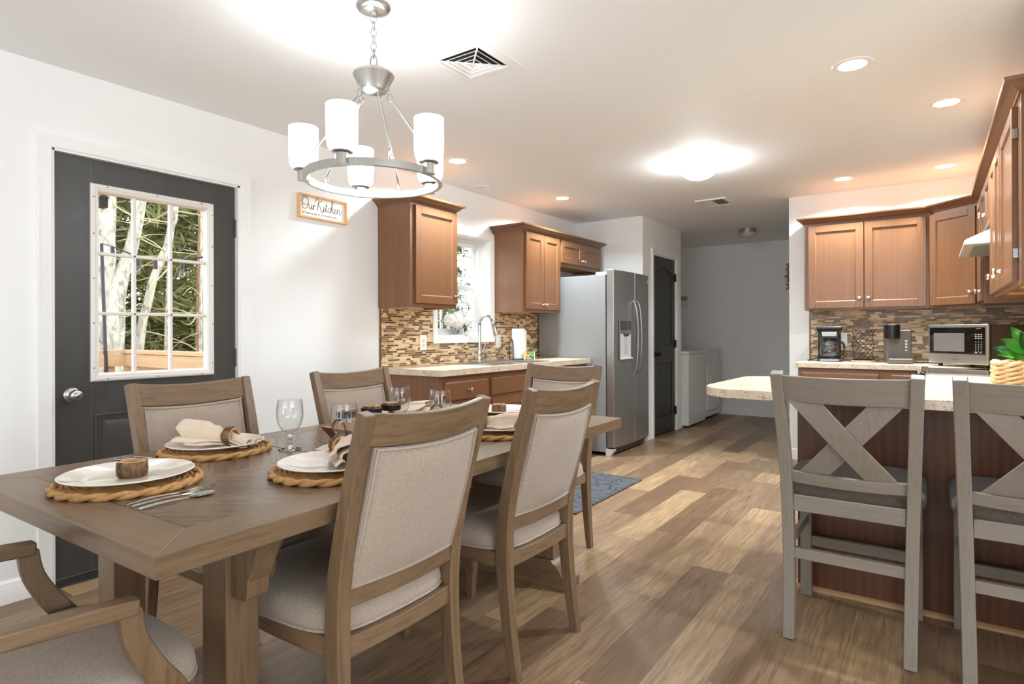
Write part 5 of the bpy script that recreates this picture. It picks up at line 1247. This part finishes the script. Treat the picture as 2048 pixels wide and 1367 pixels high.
# ------------------------------------------------------------------ bar stools
def bar_stool(label, loc):
    t = thing('bar_stool', label, 'stool', loc, 0, 'grey washed bar stools')
    wd = STOOLW
    prof = spline([(0,-.246,.040),(.15,-.222,.043),(.32,-.205,.046),(.55,-.205,.047),(.72,-.232,.046),(.88,-.276,.044),(1.035,-.328,.042)], 3)
    yz = lambda z: next((p[1]+(q[1]-p[1])*(z-p[0])/(q[0]-p[0]) for p, q in zip(prof, prof[1:]) if p[0] <= z <= q[0]), prof[-1][1])
    for sx in (-1, 1):
        obj('rear_leg', MB().beam([(sx*(.197+.026*(p[0]/1.035)**1.5-.0), p[1], p[0]) for p in prof], .042, [p[2] for p in prof], (1,0,0)), wd['z'], t, .004, local=True)
        obj('front_leg', MB().beam([(sx*.207,.225,0),(sx*.207,.225,.545)], .045, .045, (1,0,0)), wd['z'], t, .003, local=True)
        obj('side_rail', MB().box(sx*.207-.011,sx*.207+.011,-.19,.21,.485,.548), wd['y'], t, .002, local=True)
        obj('side_stretcher', MB().box(sx*.204-.010,sx*.204+.010,-.205,.21,.335,.372), wd['y'], t, .003, local=True)
    obj('rear_rail', MB().box(-.185,.185,-.221,-.197,.490,.553), wd['x'], t, .003, local=True)
    obj('front_rail', MB().box(-.19,.19,.213,.237,.485,.548), wd['x'], t, .003, local=True)
    obj('rear_stretcher', MB().box(-.182,.182,-.222,-.194,.305,.347), wd['x'], t, .003, local=True)
    obj('front_stretcher', MB().box(-.19,.19,.212,.238,.225,.270), wd['x'], t, .003, local=True)
    for nm, za, zb, hw in (('crest_rail',.925,1.024,.205),('lower_back_rail',.602,.648,.192)):
        rg = []
        for i in range(13):
            x = -hw+2*hw*i/12; s = .018*(1-(x/hw)**2); dz = -.004*(1-(x/hw)**2)
            rg.append([(x,yz(za)-.012-s,za+dz),(x,yz(zb)-.012-s,zb+dz),(x,yz(zb)+.010-s,zb+dz),(x,yz(za)+.010-s,za+dz)])
        obj(nm, MB().loft(rg), wd['x'], t, .004, local=True)
    def brace(x0, x1, off):
        p0 = Vector((x0, yz(.640)-.004+off, .642)); p1 = Vector((x1, yz(.925)-.006+off, .930))
        ax = (p1-p0).normalized(); up = Vector((0,-1,0)); sd = ax.cross(up).normalized()
        # clip the ends level, so that the board meets both rails square
        m = MB(); w = .040; n = 8; rg = []
        hx = w/abs(ax.z)
        for i in range(n+1):
            a = i/n; c = p0+(p1-p0)*a; s = Vector((0,-.013*math.sin(PI*a),0))
            rg.append([c+s+Vector((-hx,-.009,0)), c+s+Vector((hx,-.009,0)), c+s+Vector((hx,.009,0)), c+s+Vector((-hx,.009,0))])
        return m.loft(rg)
    obj('cross_brace', brace(.112, -.134, -.004), wd['z'], t, .002, local=True)
    obj('cross_brace', brace(-.112, .134, .010), wd['z'], t, .002, local=True)
    def outl(s, n=56):
        o = []
        for i in range(n):
            a = 2*PI*i/n; c, q = math.cos(a), math.sin(a); e = .30
            o.append((math.copysign(abs(c)**e, c)*.243*s, .032+math.copysign(abs(q)**e, q)*.238*s))
        return o
    obj('seat_cushion', MB().loft([[(x,y,z) for x, y in outl(s)] for s, z in ((.96,.547),(1.0,.552),(1.01,.570),(.99,.592),(.93,.608),(.80,.616),(.5,.620),(.15,.621))]), STOOLF, t, local=True, ang=70)
    nh = MB()
    o = outl(1.008, 150)
    for x, y in o[::1]:
        if y > -.10: nh.sph((x,y,.556), .0034, 6, 4)
    ne = obj('nailhead_trim', nh, DKGREY, t, local=True)
    obj('glide', MB().cyl((-.197,-.246,-.001),(-.197,-.246,.004),.014,n=10).cyl((.197,-.246,-.001),(.197,-.246,.004),.014,n=10).cyl((-.207,.225,-.001),(-.207,.225,.004),.014,n=10).cyl((.207,.225,-.001),(.207,.225,.004),.014,n=10), DKGREY, t, local=True)
    return t
s1 = bar_stool('grey washed X back bar stool at the rounded end of the bar top', (-.262, 2.776, 0))
again(s1, 'grey washed X back bar stool under the woven basket, cut by the picture edge', (.298, 2.776, 0))
# rug before the sink
rg = MB()
def rgf(a, b): return (-2.66+.755*a, 3.44+1.10*b, .0065+.0025*math.sin(a*31+b*9)*math.sin(b*40)*.5)
rg.grid(rgf, 24, 36)
o = one('kitchen_mat', rg, RUG, 'blue grey quilted mat on the floor before the sink', 'mat', solid=.008)
# ------------------------------------------------------------------ outside: deck, railing, woods
struct('ground', MB().box(-40, W-.25, -16, 40, -1.2, -1.1), GROUND, 'leaf covered woodland ground')
dk = MB(); x = -3.62
while x > -7.75:
    dk.box(x-.135, x, -2.5, 3.3, -.10, -.06); x -= .141
struct('deck', dk, PINE['y'], 'wooden deck outside the entry door')
ry = 3.17
t = thing('deck_railing', 'weathered pine deck railing with balusters outside the entry door', 'railing', (-5.7, ry, -.06))
obj('post', MB().box(-7.68,-7.59,ry-.045,ry+.045,-.06,.955), PINE['z'], t, .004)
obj('post', MB().box(-5.75,-5.66,ry-.045,ry+.045,-.06,.955), PINE['z'], t, .004)
obj('top_rail', MB().box(-7.74,-3.6,ry-.075,ry+.075,.958,.998), PINE['x'], t, .004)
obj('upper_rail', MB().box(-7.66,-3.6,ry-.062,ry-.024,.815,.952), PINE['x'], t, .003)
obj('lower_rail', MB().box(-7.66,-3.6,ry-.062,ry-.024,.02,.11), PINE['x'], t, .003)
x = -7.50
while x < -3.7: obj('baluster', MB().box(x-.045,x+.045,ry-.022,ry+.016,.02,.90), PINE['z'], t, .003); x += .155
t = thing('deck_railing', 'weathered pine deck railing along the far edge of the deck', 'railing', (-7.63, 1.2, -.06))
obj('top_rail', MB().box(-7.74,-7.59,-2.4,ry-.08,.958,.998), PINE['y'], t, .004)
obj('upper_rail', MB().box(-7.62,-7.58,-2.4,ry-.05,.815,.952), PINE['y'], t, .003)
obj('lower_rail', MB().box(-7.62,-7.58,-2.4,ry-.05,.02,.11), PINE['y'], t, .003)
y = -2.3
while y < ry-.1: obj('baluster', MB().box(-7.66,-7.62,y-.045,y+.045,.02,.90), PINE['z'], t, .003); y += .155
obj('post', MB().box(-7.68,-7.59,.2,.29,-.06,.955), PINE['z'], t, .004)
one('light_pole', MB().cyl((-7.58,2.935,-.06),(-7.59,2.873,2.19),.020,.017,12), plain('blue_grey_pole', (44,48,56), .5), 'dark pole carrying the string lights at the deck corner', 'pole')
sl = thing('string_lights', 'black string of clear bulbs hung across the deck', 'string lights', (-7.0,3.1,1.8))
PT = [(-7.59,2.873,2.19),(-7.2,2.862,2.11),(-6.9,2.992,1.99),(-6.5,3.02,1.95),(-6.0,3.07,1.93),(-5.4,3.12,1.95),(-4.6,3.16,2.02)]
cb_ = spline(PT, 6); obj('cable', MB().tube(cb_, .008, 6), BLACK, sl)
for i in (5, 11, 16, 22, 28):
    p = Vector(cb_[i])
    so = obj('socket', MB().cyl(p, p+Vector((0,0,-.10)), .018, .022, 10), plain('socket_blue_black_%d' % i, (38,42,50), .4), sl)
    obj('bulb', MB().lathe([(.016,0),(.024,-.03),(.028,-.055),(.022,-.08),(0,-.092)], p+Vector((0,0,-.10)), n=12), THINGL, so)
one('bird_feeder', MB().box(-4.05,-3.99,1.500,1.545,1.932,1.985).prism([(1.496,1.985),(1.549,1.985),(1.5225,2.02)], 'x', -4.055, -3.985).cyl((-4.02,1.5225,2.015),(-4.02,1.5225,2.6),.003,n=6), plain('dark_brown_feeder', (52,40,34), .6), 'small dark house shaped feeder hanging outside the door glass', 'feeder')
def bent(p0, p1, r0, r1, wob, seed, n=14, k=9):
    rnd = random.Random(seed); p0 = Vector(p0); p1 = Vector(p1); pts = []; rr = []
    off = Vector((0,0,0))
    for i in range(n+1):
        a = i/n; off += Vector((rnd.uniform(-wob,wob), rnd.uniform(-wob,wob), 0))
        pts.append(p0+(p1-p0)*a+off*math.sin(PI*min(1,a*1.2)*.5)); rr.append((r0+(r1-r0)*a)*rnd.uniform(.95,1.05))
    return spline([tuple(p)+(r,) for p, r in zip(pts, rr)], 3), k
def tree(label, segs, mat, seed, twigs=0):
    t = thing('tree', label, 'tree', segs[0][0], 0, None)
    m = MB()
    for i, (p0, p1, r0, r1) in enumerate(segs):
        q, k = bent(p0, p1, r0, r1, .02, seed+i); m.tube([a[:3] for a in q], 0, 10, rr=[a[3] for a in q])
    obj('trunk', m, mat, t)
    if twigs:
        rnd = random.Random(seed+50); b = MB()
        (p0, p1, r0, r1) = segs[0]
        for i in range(twigs):
            a = rnd.uniform(.18,1); c = Vector(p0)+(Vector(p1)-Vector(p0))*a; th = rnd.random()*2*PI; ln = rnd.uniform(.4,1.3)
            d = Vector((math.cos(th), math.sin(th), rnd.uniform(-.5,.3)))
            b.tube(spline([c, c+d*ln*.5+Vector((0,0,rnd.uniform(-.1,.1))), c+d*ln+Vector((0,0,rnd.uniform(-.3,.1)))], 3), 0, 4, rr=[.016*(1-j/7.5) for j in range(7)])
        obj('branch', b, TWIG, t)
    return t
GZ = -1.1
def path_tree(label, pts, mat, seed, twigs):
    """trunk through hand set points (x, y, z, radius)"""
    t = thing('tree', label, 'tree', pts[0][:3]); q = spline(pts, 5); rnd = random.Random(seed)
    obj('trunk', MB().tube([a[:3] for a in q], 0, 12, rr=[a[3]*rnd.uniform(.95,1.06) for a in q]), mat, t)
    b = MB()
    for i in range(twigs):
        c = Vector(q[rnd.randint(4, len(q)-1)][:3]); th = rnd.random()*2*PI; ln = rnd.uniform(.4,1.2); d = Vector((math.cos(th), math.sin(th), rnd.uniform(-.5,.3)))
        b.tube(spline([c, c+d*ln*.5+Vector((0,0,rnd.uniform(-.1,.1))), c+d*ln+Vector((0,0,rnd.uniform(-.3,.1)))], 3), 0, 4, rr=[.014*(1-j/7.5) for j in range(7)])
    obj('branch', b, TWIG, t); return t
path_tree('thickest pale lichened trunk left of the door glass', [(-9.2,3.57,GZ,.17),(-9.2,3.53,1.0,.135),(-9.2,3.52,1.9,.13),(-9.2,3.53,3.0,.125),(-9.2,3.55,5.5,.11)], TRUNK, 1, 8)
path_tree('pale trunk leaning right, crossing the left panes of the door', [(-9.05,3.56,GZ,.12),(-9.05,3.57,.6,.115),(-9.05,3.60,1.5,.105),(-9.1,3.67,1.92,.10),(-9.2,3.83,2.31,.088),(-9.2,3.906,2.64,.082),(-9.2,3.966,3.08,.08),(-9.2,4.03,3.8,.075),(-9.2,4.1,5.5,.06)], TRUNK, 5, 7)
path_tree('pale trunk leaning right behind the middle panes of the door', [(-9.2,3.86,GZ,.075),(-9.2,3.95,1.0,.062),(-9.2,4.074,1.66,.058),(-9.2,4.136,1.95,.056),(-9.2,4.26,2.29,.056),(-9.2,4.338,2.48,.052),(-9.2,4.395,2.78,.052),(-9.2,4.446,3.09,.05),(-9.2,4.55,5.0,.04)], TRUNK, 9, 8)
path_tree('slim straight pale trunk at the middle muntin of the door', [(-9.2,4.32,GZ,.045),(-9.2,4.327,1.0,.040),(-9.2,4.358,1.97,.034),(-9.2,4.382,3.0,.03),(-9.2,4.4,5.0,.025)], TRUNK, 13, 12)
path_tree('reddish trunk at the right panes of the door', [(-9.6,4.98,GZ,.05),(-9.6,4.99,.9,.042),(-9.6,5.017,2.27,.038),(-9.6,5.035,3.1,.035),(-9.6,5.05,5.0,.03)], TRUNK2, 17, 12)
path_tree('slim pale stem beside the reddish trunk', [(-9.2,4.81,GZ,.032),(-9.2,4.82,.93,.027),(-9.2,4.835,2.0,.024),(-9.2,4.85,3.6,.02)], TRUNK, 21, 8)
def conifer(label, x, y, h, r, seed, mat, nb=70, nn=42):
    rnd = random.Random(seed)
    t = thing('conifer_tree', label, 'tree', (x,y,GZ), 0, 'conifers in the woods')
    q, k = bent((x,y,GZ),(x+rnd.uniform(-.2,.2),y+rnd.uniform(-.2,.2),GZ+h), .13, .03, .02, seed); obj('trunk', MB().tube([a[:3] for a in q], 0, 8, rr=[a[3] for a in q]), TRUNK2, t)
    b = MB(); f = MB()
    for i in range(nb):
        a = (i+rnd.random())/nb; z = GZ+.3+a*(h-.4); ln = r*(1-a*.75)*rnd.uniform(.6,1.15); th = rnd.random()*2*PI
        d = Vector((math.cos(th), math.sin(th), 0)); s = Vector((-d.y, d.x, 0)); c = Vector((x,y,z)); dr = rnd.uniform(-.35,.1)
        pts = spline([tuple(c), tuple(c+d*ln*.4+s*rnd.uniform(-.15,.15)+Vector((0,0,ln*.10))), tuple(c+d*ln*.75+s*rnd.uniform(-.25,.25)+Vector((0,0,dr*.5*ln))), tuple(c+d*ln+s*rnd.uniform(-.35,.35)+Vector((0,0,dr*ln)))], 3)
        b.tube(pts, 0, 4, rr=[.022*(1-.8*j/9) for j in range(10)])
        for j in range(5):
            p = Vector(pts[rnd.randint(2,8)]); e = p+(d*rnd.uniform(-.2,.5)+s*rnd.uniform(-.6,.6)+Vector((0,0,rnd.uniform(-.4,.3))))*ln*.45
            b.tube([p, (p+e)/2+Vector((0,0,.04)), e], 0, 3, rr=[.012,.009,.005])
        for j in range(nn):
            p = Vector(pts[rnd.randint(3,9)])+Vector((rnd.gauss(0,.16),rnd.gauss(0,.16),rnd.gauss(0,.10)))
            u = Vector((rnd.gauss(0,1),rnd.gauss(0,1),rnd.gauss(0,.5))).normalized(); v = u.orthogonal().normalized(); L_ = rnd.uniform(.10,.24); w_ = rnd.uniform(.016,.040)
            f.add([p-u*L_+v*w_*.3, p+v*w_, p+u*L_, p-v*w_], [[0,1,2,3]])
    obj('branch', b, TWIG, t); obj('foliage', f, mat, t, smooth=False)
    return t
rnd = random.Random(42); n = 0
CS = []
for row, (xx, y0, y1, st) in enumerate(((-11.0,3.4,12.6,1.15),(-13.0,3.2,18.0,1.4),(-15.4,3.0,22.0,1.7))):
    y = y0
    while y < y1: CS.append((xx+rnd.uniform(-.4,.4)-.28*max(0,y-7), y+rnd.uniform(-.3,.3), row)); y += st
for k, (x, y, row) in enumerate(CS):
    conifer('olive green conifer with dry tan branches in the woods behind the house', x, y, 7.5+row*1.6, 1.5+.2*row, 100+k, NEEDLE if k % 3 else NEEDLE2, 72, (34,48,60)[row])
# ------------------------------------------------------------------ light
WARM = (1.0,.95,.89); NEUT = (.82,.93,1.0); DAY = (.86,.95,1.0)
for k, (x, y, lab, on) in enumerate(REC):
    if on: light('downlight', 'AREA', (x, y, ZC-.012), 28.0, NEUT, shape='DISK', size=.13, spread=rad(150))
# daylight through the two windows behind the camera
light('daylight_south', 'AREA', (-.9,-3.18,1.22), 34.0, DAY, (rad(90),0,0), shape='RECTANGLE', size=3.5, size_y=1.8)
light('daylight_east', 'AREA', (3.18,-.1,1.35), 78.0, DAY, (rad(90),0,rad(90)), shape='RECTANGLE', size=3.5, size_y=1.55)
wd = bpy.data.worlds.new('World'); SC.world = wd; wd.use_nodes = True
nt = wd.node_tree; bg = nt.nodes['Background']
bg.inputs[0].default_value = (.86,.93,1.0,1); bg.inputs[1].default_value = 3.2
# ------------------------------------------------------------------ camera
cam = bpy.data.cameras.new('camera'); co = bpy.data.objects.new('camera', cam); COL.objects.link(co)
cam.sensor_fit = 'HORIZONTAL'; cam.sensor_width = 36.0; cam.lens = 36.0*1201.83/2048
cam.shift_y = -(683.5-663.725)/2048
yaw, rol = rad(34.949), rad(-.172)
fwd = Vector((-math.sin(yaw), math.cos(yaw), 0)); r0 = Vector((math.cos(yaw), math.sin(yaw), 0)); u0 = r0.cross(fwd)
rg_ = r0*math.cos(rol)+u0*math.sin(rol); up = rg_.cross(fwd)
co.matrix_world = Matrix(((rg_.x,up.x,-fwd.x,0),(rg_.y,up.y,-fwd.y,0),(rg_.z,up.z,-fwd.z,1.19),(0,0,0,1)))
cam.clip_start = .02; cam.clip_end = 200
SC.camera = co
vs = SC.view_settings; vs.view_transform = 'Standard'; vs.look = 'None'; vs.gamma = 1.0; vs.use_curve_mapping = False; vs.exposure = 0.12
cy = SC.cycles
cy.max_bounces = 10; cy.diffuse_bounces = 5; cy.glossy_bounces = 4; cy.transmission_bounces = 8; cy.transparent_max_bounces = 16
cy.caustics_reflective = False; cy.caustics_refractive = False; cy.sample_clamp_indirect = 6.0
cy.use_denoising = True
